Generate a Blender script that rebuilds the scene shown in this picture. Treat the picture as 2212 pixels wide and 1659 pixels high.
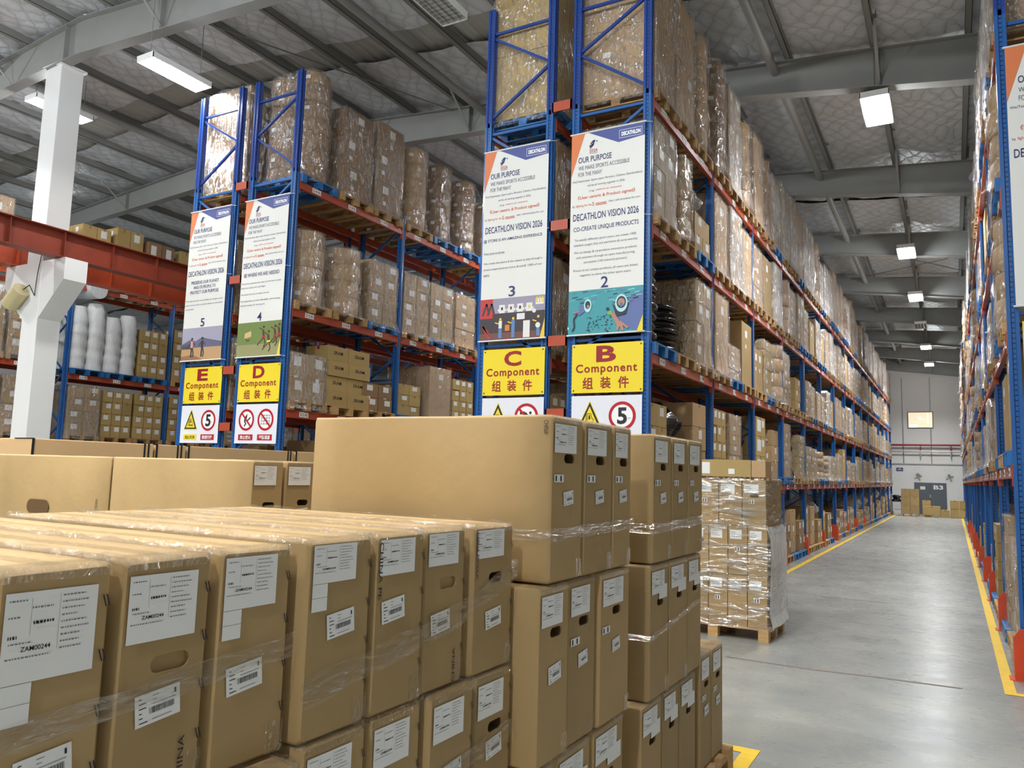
import bpy, math, random
from mathutils import Vector, Matrix
from mathutils.geometry import tessellate_polygon
S = bpy.context.scene
COL = S.collection
for o in list(bpy.data.objects): bpy.data.objects.remove(o)
random.seed(7)
# ------------------------------------------------------------------ camera
YAW, PIT, ROL, FPX = -.5132, .1121, .0284, 1690.0
CAMH = 1.75
_f = Vector((math.sin(YAW)*math.cos(PIT), math.cos(YAW)*math.cos(PIT), math.sin(PIT)))
_r = Vector((math.cos(YAW), -math.sin(YAW), 0)); _u = _r.cross(_f)
_r2 = _r*math.cos(ROL)+_u*math.sin(ROL); _u2 = _u*math.cos(ROL)-_r*math.sin(ROL)
cd = bpy.data.cameras.new('camera'); cam = bpy.data.objects.new('camera', cd); COL.objects.link(cam)
cd.sensor_fit = 'HORIZONTAL'; cd.sensor_width = 36; cd.lens = FPX/2212*36; cd.clip_start = .05; cd.clip_end = 200
M = Matrix((_r2, _u2, -_f)).transposed().to_4x4(); M.translation = Vector((0, 0, CAMH)); cam.matrix_world = M
S.camera = cam
# ------------------------------------------------------------------ view, world
S.view_settings.view_transform = 'Standard'; S.view_settings.look = 'None'
S.view_settings.exposure = 0.0; S.view_settings.gamma = 1; S.view_settings.use_curve_mapping = False
try:
    S.cycles.transparent_max_bounces = 16; S.cycles.max_bounces = 7; S.cycles.diffuse_bounces = 4
    S.cycles.sample_clamp_indirect = 6
except Exception: pass
W = bpy.data.worlds.new('world'); S.world = W; W.use_nodes = True
W.node_tree.nodes['Background'].inputs[0].default_value = (.75, .85, 1, 1)
W.node_tree.nodes['Background'].inputs[1].default_value = .05
# lamps of the hall: (x, y, z, watts); each gets a louvred luminaire built round it further down
LAMPS = [(-.93, 13.98, 8.0, 640), (-.92, 23.4, 8.0, 640), (-.91, 29.3, 8.0, 640), (-.90, 40.4, 8.0, 560), (-.91, 46.4, 8.0, 900),
         (-.93, 34.8, 8.0, 0), (-11.62, 8.35, 8.46, 260), (-15.95, 8.85, 8.93, 200), (-6.1, 8.25, 8.2, 0),
         (-2.4, 3.9, 8.1, 400), (-5.2, -.8, 8.1, 950), (-9.5, 1.8, 8.3, 720), (-.6, -4.5, 8.0, 600), (-14.5, 1.5, 8.4, 700),
         (-7.2, 15.2, 8.3, 480), (-7.2, 23.5, 8.3, 520), (-7.2, 33, 8.3, 520), (-13, 22, 8.3, 700), (-20, 5, 8.3, 800), (-25, 14, 8.0, 700)]
for i, (x, y, z, w) in enumerate(LAMPS):
    if not w: continue
    ld = bpy.data.lights.new('tube_light', 'AREA'); ld.shape = 'RECTANGLE'; ld.size = .36; ld.size_y = 1.1; ld.energy = w
    ld.color = (1, .975, .94) if y < 9 else (.95, .98, 1)
    lo = bpy.data.objects.new('tube_light', ld); lo.location = (x, y, z+.055); COL.objects.link(lo)
    # added fill: point light below each luminaire, brightens roof and beams
    ld = bpy.data.lights.new('roof_fill_light', 'POINT'); ld.shadow_soft_size = .12; ld.energy = w*(.12 if i == 6 else .8 if y < 9 else .16); ld.color = (.95, .98, 1)
    lo = bpy.data.objects.new('roof_fill_light', ld); lo.location = (x, y, z-.13); COL.objects.link(lo)

# ------------------------------------------------------------------ helpers
class MB:
    def __init__(s): s.v = []; s.f = []; s.m = []; s.s = []
    def add(s, vs, fs, m=0, sm=False):
        b = len(s.v); s.v += [tuple(v) for v in vs]
        for f in fs: s.f.append(tuple(b+i for i in f)); s.m.append(m); s.s.append(sm)
    def box(s, x0, x1, y0, y1, z0, z1, m=0):
        s.add([(x0,y0,z0),(x1,y0,z0),(x1,y1,z0),(x0,y1,z0),(x0,y0,z1),(x1,y0,z1),(x1,y1,z1),(x0,y1,z1)],
              [(0,3,2,1),(4,5,6,7),(0,1,5,4),(1,2,6,5),(2,3,7,6),(3,0,4,7)], m)
    def bar(s, p, q, w, h, up=(0,0,1), m=0):
        p = Vector(p); q = Vector(q); d = (q-p).normalized(); a = d.cross(Vector(up))
        if a.length < 1e-4: a = d.cross(Vector((1,0,0)))
        a.normalize(); b = a.cross(d).normalized(); a = a*w/2; b = b*h/2
        s.add([p-a-b,p+a-b,p+a+b,p-a+b,q-a-b,q+a-b,q+a+b,q-a+b],
              [(0,1,2,3),(7,6,5,4),(0,4,5,1),(1,5,6,2),(2,6,7,3),(3,7,4,0)], m)
    def tube(s, p, q, r, n=12, m=0, cap=True, r2=None):
        p = Vector(p); q = Vector(q); d = (q-p).normalized(); a = d.cross(Vector((0,0,1)))
        if a.length < 1e-4: a = Vector((1,0,0))
        a.normalize(); b = d.cross(a); r2 = r if r2 is None else r2
        c = [(math.cos(2*math.pi*i/n), math.sin(2*math.pi*i/n)) for i in range(n)]
        vs = [p+(a*x+b*y)*r for x, y in c]+[q+(a*x+b*y)*r2 for x, y in c]
        s.add(vs, [(i,(i+1)%n,n+(i+1)%n,n+i) for i in range(n)], m, True)
        if cap: s.add(vs[:n], [tuple(range(n))[::-1]], m); s.add(vs[n:], [tuple(range(n))], m)
    def rings(s, rs, m=0, cap0=True, cap1=True, sm=True):
        n = len(rs[0]); vs = [v for r in rs for v in r]
        fs = [(k*n+i, k*n+(i+1)%n, (k+1)*n+(i+1)%n, (k+1)*n+i) for k in range(len(rs)-1) for i in range(n)]
        s.add(vs, fs, m, sm)
        if cap0: s.add(rs[0], [tuple(range(n))[::-1]], m)
        if cap1: s.add(rs[-1], [tuple(range(n))], m)
    def build(s, name, mats, parent=None, loc=None, bevel=0):
        o = bpy.data.objects.new(name, s.mesh(name, mats)); COL.objects.link(o)
        if parent: o.parent = parent
        if loc: o.location = loc
        if bevel:
            b = o.modifiers.new('bevel', 'BEVEL'); b.width = bevel; b.segments = 2; b.limit_method = 'ANGLE'
        return o
    def mesh(s, name, mats):
        me = bpy.data.meshes.new(name); me.from_pydata(s.v, [], s.f)
        for m in (mats if isinstance(mats, (list, tuple)) else [mats]): me.materials.append(m)
        me.polygons.foreach_set('material_index', s.m); me.polygons.foreach_set('use_smooth', s.s); me.update()
        return me

def thing(name, label, cat, loc=(0,0,0), rz=0, group=None):
    o = bpy.data.objects.new(name, None); o.empty_display_size = .1; o.location = loc; o.rotation_euler = (0,0,rz)
    COL.objects.link(o); o['label'] = label; o['category'] = cat
    if group: o['group'] = group
    return o
def tag(o, label, cat, group=None):
    o['label'] = label; o['category'] = cat
    if group: o['group'] = group
    return o
def struct(o): o['kind'] = 'structure'; return o
ORD = 'first second third fourth fifth sixth seventh eighth ninth tenth eleventh twelfth thirteenth fourteenth fifteenth sixteenth seventeenth eighteenth nineteenth twentieth'.split()
_T = ['', '', 'twent', 'thirt', 'fort', 'fift']
def ordw(n):
    if n <= 20: return ORD[n-1]
    return _T[n//10]+'ieth' if n % 10 == 0 else _T[n//10]+'y-'+ORD[n % 10-1]

# ------------------------------------------------------------------ materials
def lin(r, g, b): return tuple(((c/255)/12.92 if c/255 <= .04045 else ((c/255+.055)/1.055)**2.4) for c in (r, g, b))+(1,)
def mat(name, rgb, rough=.5, metal=0, spec=.5, var=0, noise=0, nscale=6, bump=0, bscale=40, coat=0, emit=None, stretch=None):
    m = bpy.data.materials.new(name); m.use_nodes = True; nt = m.node_tree; N = nt.nodes; L = nt.links; b = N['Principled BSDF']
    c = lin(*rgb); b.inputs['Base Color'].default_value = c; b.inputs['Roughness'].default_value = rough
    b.inputs['Metallic'].default_value = metal; b.inputs['Specular IOR Level'].default_value = spec
    if coat: b.inputs['Coat Weight'].default_value = coat; b.inputs['Coat Roughness'].default_value = .12
    if emit: b.inputs['Emission Color'].default_value = (*emit[:3], 1); b.inputs['Emission Strength'].default_value = emit[3]
    tc = N.new('ShaderNodeTexCoord'); mp = N.new('ShaderNodeMapping'); L.new(tc.outputs['Object'], mp.inputs[0])
    if stretch: mp.inputs['Scale'].default_value = stretch
    if var or noise:
        h = N.new('ShaderNodeHueSaturation'); h.inputs['Color'].default_value = c; last = None
        if var:
            oi = N.new('ShaderNodeObjectInfo'); mr = N.new('ShaderNodeMapRange'); L.new(oi.outputs['Random'], mr.inputs[0])
            mr.inputs[3].default_value = 1-var; mr.inputs[4].default_value = 1+var; last = mr.outputs[0]
        if noise:
            tn = N.new('ShaderNodeTexNoise'); tn.inputs['Scale'].default_value = nscale; tn.inputs['Detail'].default_value = 5
            L.new(mp.outputs[0], tn.inputs['Vector']); m2 = N.new('ShaderNodeMapRange'); L.new(tn.outputs[0], m2.inputs[0])
            m2.inputs[1].default_value = .3; m2.inputs[2].default_value = .7
            m2.inputs[3].default_value = 1-noise; m2.inputs[4].default_value = 1+noise
            if last:
                mu = N.new('ShaderNodeMath'); mu.operation = 'MULTIPLY'; L.new(last, mu.inputs[0]); L.new(m2.outputs[0], mu.inputs[1]); last = mu.outputs[0]
            else: last = m2.outputs[0]
        L.new(last, h.inputs['Value']); L.new(h.outputs[0], b.inputs['Base Color'])
    if bump:
        tb = N.new('ShaderNodeTexNoise'); tb.inputs['Scale'].default_value = bscale; L.new(mp.outputs[0], tb.inputs['Vector'])
        bn = N.new('ShaderNodeBump'); bn.inputs['Strength'].default_value = bump; bn.inputs['Distance'].default_value = .02
        L.new(tb.outputs[0], bn.inputs['Height']); L.new(bn.outputs[0], b.inputs['Normal'])
    return m
CARD = mat('cardboard', (168,141,97), .62, var=.09, noise=.05, nscale=3, bump=.12, bscale=14, spec=.35)
CARD2 = mat('cardboard_pale', (184,153,112), .62, var=.1, noise=.05, nscale=3, spec=.35)
CARD3 = mat('cardboard_yellow', (178,152,98), .6, var=.08, noise=.05, nscale=3, spec=.35)
CARD4 = mat('cardboard_brown', (148,118,84), .6, var=.12, noise=.06, nscale=3, spec=.35)
CARDO = mat('cardboard_orange', (170,112,58), .6, noise=.05, spec=.35)
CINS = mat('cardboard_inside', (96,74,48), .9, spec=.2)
PAPER = mat('label_paper', (232,232,230), .45)
INK = mat('black_ink', (28,28,32), .6)
INKG = mat('grey_ink', (118,118,122), .6)
NAVYT = mat('navy_print', (38,48,104), .5)
GREYT = mat('slate_print', (98,104,120), .5)
ORNT = mat('orange_print', (208,98,52), .5)
REDT = mat('dark_red_print', (146,24,30), .5)
REDS = mat('red_print', (178,24,36), .45)
YEL = mat('yellow_board', (236,212,52), .35)
BRDW = mat('white_board', (226,228,236), .35)
BANW = mat('banner_cloth', (226,226,222), .55)
BANB = mat('banner_blue', (70,82,146), .5)
BANO = mat('banner_orange', (218,122,72), .5)
WHITEP = mat('white_print', (240,240,242), .5)
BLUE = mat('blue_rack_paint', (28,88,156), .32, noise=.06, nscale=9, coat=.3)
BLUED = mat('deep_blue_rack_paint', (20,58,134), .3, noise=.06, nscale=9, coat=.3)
ORG = mat('orange_rack_paint', (170,72,46), .38, noise=.08, nscale=4, coat=.2)
RUSTY = mat('red_oxide_paint', (126,52,34), .5, noise=.12, nscale=3)
GUARD = mat('guard_paint', (200,72,40), .42, noise=.1, nscale=7)
WOOD = mat('pallet_wood', (176,140,92), .75, var=.2, noise=.2, nscale=5, stretch=(1,6,6))
PBLUE = mat('pallet_blue', (38,108,172), .5, var=.15, noise=.12, nscale=8)
STEEL = mat('grey_steel_paint', (140,142,140), .5, noise=.05, nscale=2)
STEELD = mat('purlin_paint', (126,127,125), .5, noise=.06, nscale=2)
DECK = mat('roof_sheet', (168,170,166), .45)
COLW = mat('column_white', (224,226,226), .3, coat=.4, bump=.12, bscale=2.2)
WALL = mat('wall_paint', (222,222,220), .75, noise=.03, nscale=.6)
DOORG = mat('door_grey', (92,98,104), .5)
BLACKP = mat('black_plastic', (22,23,25), .22, bump=.9, bscale=9, stretch=(1,1,3))
BLACKF = mat('black_rubber', (20,20,21), .5)
FOAM = mat('white_foam', (214,218,220), .5, bump=.5, bscale=7, stretch=(6,6,1), noise=.05)
LAMPW = mat('lamp_housing', (222,224,224), .35)
CHROME = mat('louvre_aluminium', (214,216,218), .18, metal=.9)
REDPIPE = mat('red_pipe', (140,22,36), .4)
GALV = mat('galvanised_pipe', (176,180,182), .35, metal=.6)
BEIGE = mat('beige_canister', (196,184,140), .4)
YLINE = mat('yellow_floor_line', (236,196,44), .4, noise=.08, nscale=12)
CRACK = mat('floor_joint_dirt', (122,106,96), .6)
AMBERW = mat('office_glow', (214,190,160), .4, emit=(.9,.72,.52,.9))
BRIGHT = mat('office_light', (255,250,240), .4, emit=(1,.96,.9,3))

def film(name, lo, hi, tint, scale=(5,5,1.2), rough=.12, nsc=5, bs=1.0, gl=.7, a0=.42, a1=.7, bf=1.0, bd=.09, ds=1.6):
    """thin clinging plastic: clear with creased, glossy streaks"""
    m = bpy.data.materials.new(name); m.use_nodes = True; nt = m.node_tree; N = nt.nodes; L = nt.links
    N.remove(N['Principled BSDF']); out = N['Material Output']
    tc = N.new('ShaderNodeTexCoord'); mp = N.new('ShaderNodeMapping'); mp.inputs['Scale'].default_value = scale
    L.new(tc.outputs['Object'], mp.inputs[0])
    oi = N.new('ShaderNodeObjectInfo'); L.new(oi.outputs['Random'], mp.inputs['Location'])
    n1 = N.new('ShaderNodeTexNoise'); n1.inputs['Scale'].default_value = nsc; n1.inputs['Detail'].default_value = 7; n1.inputs['Distortion'].default_value = ds
    L.new(mp.outputs[0], n1.inputs['Vector'])
    mr = N.new('ShaderNodeMapRange'); L.new(n1.outputs[0], mr.inputs[0]); mr.inputs[1].default_value = a0; mr.inputs[2].default_value = a1
    mr.inputs[3].default_value = lo; mr.inputs[4].default_value = hi
    n2 = N.new('ShaderNodeTexNoise'); n2.inputs['Scale'].default_value = nsc*bf; n2.inputs['Detail'].default_value = 3; n2.inputs['Distortion'].default_value = ds; L.new(mp.outputs[0], n2.inputs['Vector'])
    bn = N.new('ShaderNodeBump'); bn.inputs['Strength'].default_value = bs; bn.inputs['Distance'].default_value = bd; L.new(n2.outputs[0], bn.inputs['Height'])
    g = N.new('ShaderNodeBsdfGlossy'); g.inputs['Roughness'].default_value = rough; g.inputs['Color'].default_value = (1,1,1,1); L.new(bn.outputs[0], g.inputs['Normal'])
    d = N.new('ShaderNodeBsdfDiffuse'); d.inputs['Color'].default_value = lin(*tint)
    mx = N.new('ShaderNodeMixShader'); mx.inputs[0].default_value = gl; L.new(d.outputs[0], mx.inputs[1]); L.new(g.outputs[0], mx.inputs[2])
    t = N.new('ShaderNodeBsdfTransparent'); t.inputs[0].default_value = (.97,.97,.97,1)
    m2 = N.new('ShaderNodeMixShader'); L.new(mr.outputs[0], m2.inputs[0]); L.new(t.outputs[0], m2.inputs[1]); L.new(mx.outputs[0], m2.inputs[2])
    L.new(m2.outputs[0], out.inputs[0]); return m
WRAP = film('stretch_film', .09, .6, (210,214,218), scale=(3.5,3.5,1.6), nsc=4, gl=.82, rough=.16)
WRAPM = film('milky_stretch_film', .26, .85, (214,220,224), scale=(3.5,3.5,1.2), nsc=4, gl=.65, rough=.2)
TAPE = film('clear_tape', .1, .3, (186,168,130), scale=(9,9,3), rough=.08, gl=.85)
BAND = film('clear_film_band', .12, .45, (206,198,180), scale=(2,2,14), rough=.1, nsc=3, gl=.75)

WRAPB = film('glinting_stretch_film', .05, .75, (214,216,214), scale=(1.0,1.0,5), nsc=4, gl=.85, rough=.13, bd=.035, ds=.7, a0=.45, a1=.72)
SHEET = film('white_plastic_sheet', .75, .97, (244,246,246), scale=(3,3,1.2), nsc=4, gl=.3, rough=.25)
GIRD = mat('lit_girder_orange', (176,74,42), .45, noise=.1, nscale=3)  # brighter orange puts the light on the far girder into its colour
def quilt():
    m = bpy.data.materials.new('quilted_insulation'); m.use_nodes = True; nt = m.node_tree; N = nt.nodes; L = nt.links; b = N['Principled BSDF']
    tc = N.new('ShaderNodeTexCoord'); sx = N.new('ShaderNodeSeparateXYZ'); L.new(tc.outputs['Object'], sx.inputs[0])
    def mth(op, a, c=None):
        n = N.new('ShaderNodeMath'); n.operation = op
        for i, v in enumerate((a, c)):
            if v is None: continue
            if isinstance(v, (int, float)): n.inputs[i].default_value = v
            else: L.new(v, n.inputs[i])
        return n.outputs[0]
    nz = N.new('ShaderNodeTexNoise'); nz.inputs['Scale'].default_value = 1.4; nz.inputs['Detail'].default_value = 4; L.new(tc.outputs['Object'], nz.inputs['Vector'])
    x, y = sx.outputs[0], mth('MULTIPLY', sx.outputs[1], .72)
    wob = mth('MULTIPLY', nz.outputs[0], .9)
    a = mth('ABSOLUTE', mth('SINE', mth('MULTIPLY', mth('ADD', mth('ADD', x, y), wob), 9)))
    c = mth('ABSOLUTE', mth('SINE', mth('MULTIPLY', mth('SUBTRACT', mth('SUBTRACT', x, y), wob), 9)))
    q = mth('POWER', mth('MULTIPLY', a, c), .35)
    hgt = mth('ADD', mth('MULTIPLY', q, .55), mth('MULTIPLY', nz.outputs[0], 4.0))
    bn = N.new('ShaderNodeBump'); bn.inputs['Strength'].default_value = .5; bn.inputs['Distance'].default_value = .04; L.new(hgt, bn.inputs['Height'])
    L.new(bn.outputs[0], b.inputs['Normal'])
    cr = N.new('ShaderNodeMixRGB'); cr.inputs[1].default_value = lin(182,187,192); cr.inputs[2].default_value = lin(214,220,226)
    L.new(q, cr.inputs[0]); L.new(cr.outputs[0], b.inputs['Base Color']); b.inputs['Roughness'].default_value = .42; b.inputs['Metallic'].default_value = .15
    return m
QUILT = quilt()
def floor_mat():
    m = mat('epoxy_floor', (152,154,150), .22, spec=.5); nt = m.node_tree; N = nt.nodes; L = nt.links; b = N['Principled BSDF']
    tc = N.new('ShaderNodeTexCoord')
    def noise(sc, scale, det=6):
        mp = N.new('ShaderNodeMapping'); mp.inputs['Scale'].default_value = scale; L.new(tc.outputs['Object'], mp.inputs[0])
        n = N.new('ShaderNodeTexNoise'); n.inputs['Scale'].default_value = sc; n.inputs['Detail'].default_value = det; L.new(mp.outputs[0], n.inputs['Vector']); return n.outputs[0]
    n1 = noise(1.3, (1,1,1)); n2 = noise(3.0, (.9,1.7,1), 8)
    r1 = N.new('ShaderNodeValToRGB'); r1.color_ramp.elements[0].position = .35; r1.color_ramp.elements[1].position = .68
    r1.color_ramp.elements[0].color = lin(138,141,139); r1.color_ramp.elements[1].color = lin(158,159,152); L.new(n1, r1.inputs[0])
    r2 = N.new('ShaderNodeValToRGB'); r2.color_ramp.elements[0].position = .56; r2.color_ramp.elements[1].position = .72
    r2.color_ramp.elements[0].color = (1,1,1,1); r2.color_ramp.elements[1].color = (.9,.89,.88,1); L.new(n2, r2.inputs[0])
    mx = N.new('ShaderNodeMixRGB'); mx.blend_type = 'MULTIPLY'; mx.inputs[0].default_value = 1; L.new(r1.outputs[0], mx.inputs[1]); L.new(r2.outputs[0], mx.inputs[2])
    L.new(mx.outputs[0], b.inputs['Base Color'])
    mr = N.new('ShaderNodeMapRange'); L.new(n2, mr.inputs[0]); mr.inputs[1].default_value = .3; mr.inputs[2].default_value = .75
    mr.inputs[3].default_value = .25; mr.inputs[4].default_value = .32; L.new(mr.outputs[0], b.inputs['Roughness'])
    return m
FLOOR = floor_mat()
def perforated(name, rgb):
    m = mat(name, rgb, .32, coat=.3); nt = m.node_tree; N = nt.nodes; L = nt.links; b = N['Principled BSDF']
    tc = N.new('ShaderNodeTexCoord'); sx = N.new('ShaderNodeSeparateXYZ'); L.new(tc.outputs['Object'], sx.inputs[0])
    a = N.new('ShaderNodeMath'); a.operation = 'MULTIPLY'; a.inputs[1].default_value = 1/.05; L.new(sx.outputs[2], a.inputs[0])
    f = N.new('ShaderNodeMath'); f.operation = 'FRACT'; L.new(a.outputs[0], f.inputs[0])
    l = N.new('ShaderNodeMath'); l.operation = 'LESS_THAN'; l.inputs[1].default_value = .26; L.new(f.outputs[0], l.inputs[0])
    mx = N.new('ShaderNodeMixRGB'); mx.inputs[1].default_value = lin(*rgb); mx.inputs[2].default_value = (.006,.01,.02,1)
    L.new(l.outputs[0], mx.inputs[0]); L.new(mx.outputs[0], b.inputs['Base Color']); return m
PERF = perforated('blue_perforated', (28,88,156)); PERFD = perforated('deep_blue_perforated', (20,58,134))

# ------------------------------------------------------------------ lettering
_tc = {}
def glyphs(s, bold=0.0, spacing=1.0):
    k = (s, bold, spacing)
    if k in _tc: return _tc[k]
    c = bpy.data.curves.new('lettering', 'FONT'); c.body = s; c.offset = bold; c.resolution_u = 3; c.space_character = spacing
    o = bpy.data.objects.new('lettering', c); COL.objects.link(o)
    me = bpy.data.meshes.new_from_object(o.evaluated_get(bpy.context.evaluated_depsgraph_get()))
    vs = [(v.co.x, v.co.y) for v in me.vertices]; fs = [tuple(p.vertices) for p in me.polygons]
    bpy.data.objects.remove(o); bpy.data.curves.remove(c); bpy.data.meshes.remove(me)
    if vs:
        x0 = min(v[0] for v in vs); x1 = max(v[0] for v in vs); y0 = min(v[1] for v in vs); y1 = max(v[1] for v in vs)
        vs = [((a-x0)/max(x1-x0,1e-6), (b-y0)/max(y1-y0,1e-6)) for a, b in vs]
    _tc[k] = (vs, fs); return _tc[k]
def put_text(mb, s, o, u, v, x0, x1, y0, y1, m=0, bold=0, spacing=1.0):
    """text stretched into the box x0..x1, y0..y1 of the plane o + x*u + y*v"""
    vs, fs = glyphs(s, bold, spacing); o, u, v = Vector(o), Vector(u), Vector(v)
    mb.add([o+u*(x0+a*(x1-x0))+v*(y0+b*(y1-y0)) for a, b in vs], fs, m)
def poly(mb, pts, o, u, v, m=0):
    o, u, v = Vector(o), Vector(u), Vector(v); mb.add([o+u*a+v*b for a, b in pts], [tuple(range(len(pts)))], m)
def rect(mb, x0, x1, y0, y1, o, u, v, m=0): poly(mb, [(x0,y0),(x1,y0),(x1,y1),(x0,y1)], o, u, v, m)
def disc(mb, cx, cy, r, o, u, v, m=0, n=28, ry=None): poly(mb, [(cx+r*math.cos(6.2832*i/n), cy+(ry or r)*math.sin(6.2832*i/n)) for i in range(n)], o, u, v, m)
def ring(mb, cx, cy, r0, r1, o, u, v, m=0, n=36):
    o, u, v = Vector(o), Vector(u), Vector(v)
    vs = [o+u*(cx+r*math.cos(6.2832*i/n))+v*(cy+r*math.sin(6.2832*i/n)) for r in (r0, r1) for i in range(n)]
    mb.add(vs, [(i,(i+1)%n,n+(i+1)%n,n+i) for i in range(n)], m)
def stroke(mb, pts, w, o, u, v, m=0):
    for (a, b), (c, d) in zip(pts, pts[1:]):
        L = math.hypot(c-a, d-b) or 1; nx, ny = -(d-b)/L*w/2, (c-a)/L*w/2
        poly(mb, [(a+nx,b+ny),(a-nx,b-ny),(c-nx,d-ny),(c+nx,d+ny)], o, u, v, m)
# ================================================================== SETTING
Y0 = 8.8; PITCH = 2.8; NB = 15; YW = 52.0
XW0, XW1, YB = -34.0, 7.5, -14.0
def zbot(x):                                    # underside of the tapered roof beams
    P = [(-40, 7.6), (-22, 8.78), (-17.5, 9.05), (-14, 9.25), (-8.4, 8.91), (-3, 8.47), (-.45, 8.12), (.4, 8.0), (8, 7.3)]
    for (a, za), (b, zb) in zip(P, P[1:]):
        if x <= b: return za+(zb-za)*(x-a)/(b-a)
    return 7.3
def ztop(x): return 9.98-.0866*abs(x+14)
mb = MB(); mb.add([(XW0,YB,0),(XW1,YB,0),(XW1,YW,0),(XW0,YW,0)], [(0,1,2,3)]); struct(mb.build('floor', FLOOR))
mb = MB(); mb.box(XW0, XW1, YW, YW+.2, 0, 9.6); struct(mb.build('wall_back', WALL))
mb = MB(); mb.box(XW0-.2, XW0, YB, YW, 0, 9.6); struct(mb.build('wall_left', WALL))
mb = MB(); mb.box(XW1, XW1+.2, YB, YW, 0, 9.6); struct(mb.build('wall_right', WALL))
mb = MB(); mb.box(XW0, XW1, YB-.2, YB, 0, 9.6); struct(mb.build('wall_front', WALL))
# quilted insulation, sagging between the purlins, with bare strips of roof sheet
PURL = [-.88+1.34-1.34*k for k in range(-4, 24)]
def ceil(name, x0, x1, y0, y1, m, dz=0, sag=.05):
    b = MB(); nx = max(2, int((x1-x0)/.33)); ny = max(2, int((y1-y0)/.45)); rnd = random.Random(name+str(y0))
    xs = [x0+(x1-x0)*i/nx for i in range(nx+1)]; ys = [y0+(y1-y0)*j/ny for j in range(ny+1)]
    vs = []
    for x in xs:
        for y in ys:
            ph = ((x-PURL[0])/1.34) % 1
            z = ztop(x)+.17+dz-sag*math.sin(math.pi*ph)+(rnd.random()-.5)*.03*(sag > 0)
            vs.append((x, y, z))
    n = ny+1
    b.add(vs, [(i*n+j, i*n+j+1, (i+1)*n+j+1, (i+1)*n+j) for i in range(nx) for j in range(ny)], 0, True)
    return struct(b.build(name, m))
strips = [(-14, -8), (-7.3, -2.4), (-1.7, 10.55), (11.35, 21.4), (21.6, 32.4), (32.55, 43.2), (43.35, YW)]
for k, (a, b_) in enumerate(strips): ceil('ceiling' if k == 0 else 'ceiling.%03d' % k, XW0, XW1, a, b_, QUILT, 0, .06)
b = MB()
for i in range(int((XW1-XW0)/.25)):
    xa = XW0+i*.25; b.add([(xa, YB, ztop(xa)+.24), (xa+.06, YB, ztop(xa)+.21), (xa+.19, YB, ztop(xa+.19)+.21), (xa+.25, YB, ztop(xa+.25)+.24),
                           (xa, YW, ztop(xa)+.24), (xa+.06, YW, ztop(xa)+.21), (xa+.19, YW, ztop(xa+.19)+.21), (xa+.25, YW, ztop(xa+.25)+.24)], [(0,4,5,1),(1,5,6,2),(2,6,7,3)])
struct(b.build('ceiling_sheet', DECK))
# roof beams across the hall (tapered I sections)
RY = [2.6, 8.05]+[13.5+5.45*k for k in range(8)]
for k, y in enumerate(RY):
    t = thing('roof_beam', 'grey tapered steel roof beam spanning the hall, %s counted from the camera end' % ordw(k+1), 'beam', (-14, y, 0), 0, 'tapered roof beams')
    xs = [XW0+.02, -28, -22, -17.5, -14, -8.4, -3, -.45, .4, 4, XW1-.02]
    w = MB()
    for xa, xb in zip(xs, xs[1:]):
        w.add([(xa+14,-.006,zbot(xa)),(xb+14,-.006,zbot(xb)),(xb+14,-.006,ztop(xb)-.02),(xa+14,-.006,ztop(xa)-.02),
               (xa+14,.006,zbot(xa)),(xb+14,.006,zbot(xb)),(xb+14,.006,ztop(xb)-.02),(xa+14,.006,ztop(xa)-.02)], [(0,1,2,3),(7,6,5,4)])
    for x in (-20.4, -14.4, -11.6, -8.8, -5.2, -.86, 2.4): w.box(x+14-.006, x+14+.006, -.1, .1, zbot(x)+.01, ztop(x)-.02)
    w.build('web', STEEL, t)
    for nm, zf, dz in (('bottom_flange', zbot, -.014), ('top_flange', lambda x: ztop(x)-.02, 0)):
        f = MB()
        for xa, xb in zip(xs, xs[1:]):
            za, zb = zf(xa)+dz, zf(xb)+dz
            f.add([(xa+14,-.11,za),(xb+14,-.11,zb),(xb+14,.11,zb),(xa+14,.11,za),(xa+14,-.11,za+.014),(xb+14,-.11,zb+.014),(xb+14,.11,zb+.014),(xa+14,.11,za+.014)],
                  [(0,3,2,1),(4,5,6,7),(0,1,5,4),(3,7,6,2)])
        f.build(nm, STEEL, t)
    for x in (-20.4, -16.2, -11.6, -8.8, -5.2, -.86):
        br = MB()
        for s in (-1, 1): br.bar((x+14, s*.02, zbot(x)+.02), (x+14, s*.85, ztop(x)+.05), .05, .012)
        br.build('fly_brace', STEEL, t)
for k, x in enumerate(PURL):
    if x < -32 or x > XW1-.3: continue
    b = MB(); z = ztop(x)
    b.box(-.004, .004, YB+.1, YW-.05, z, z+.17); b.box(-.09, .004, YB+.1, YW-.05, z, z+.008); b.box(-.09, -.084, YB+.1, YW-.05, z, z+.03); b.box(-.004, .06, YB+.1, YW-.05, z+.16, z+.168)
    o = b.build('purlin', STEELD, loc=(x, 0, 0)); tag(o, 'grey channel purlin running down the hall, %s counted from the right-hand wall' % ordw(k+1), 'purlin', 'roof purlins')
for x, nm in ((-2.5, 'over the right-hand aisle'), (-8.45, 'above the rack rows C and D'), (-16.7, 'behind the white column')):
    b = MB(); z = ztop(x)-.16; b.tube((0, YB+.1, z), (0, YW-.05, z), .075, 14)
    tag(b.build('tie_tube', STEEL, loc=(x, 0, 0)), 'round grey steel tie tube under the roof '+nm, 'tube')
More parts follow.
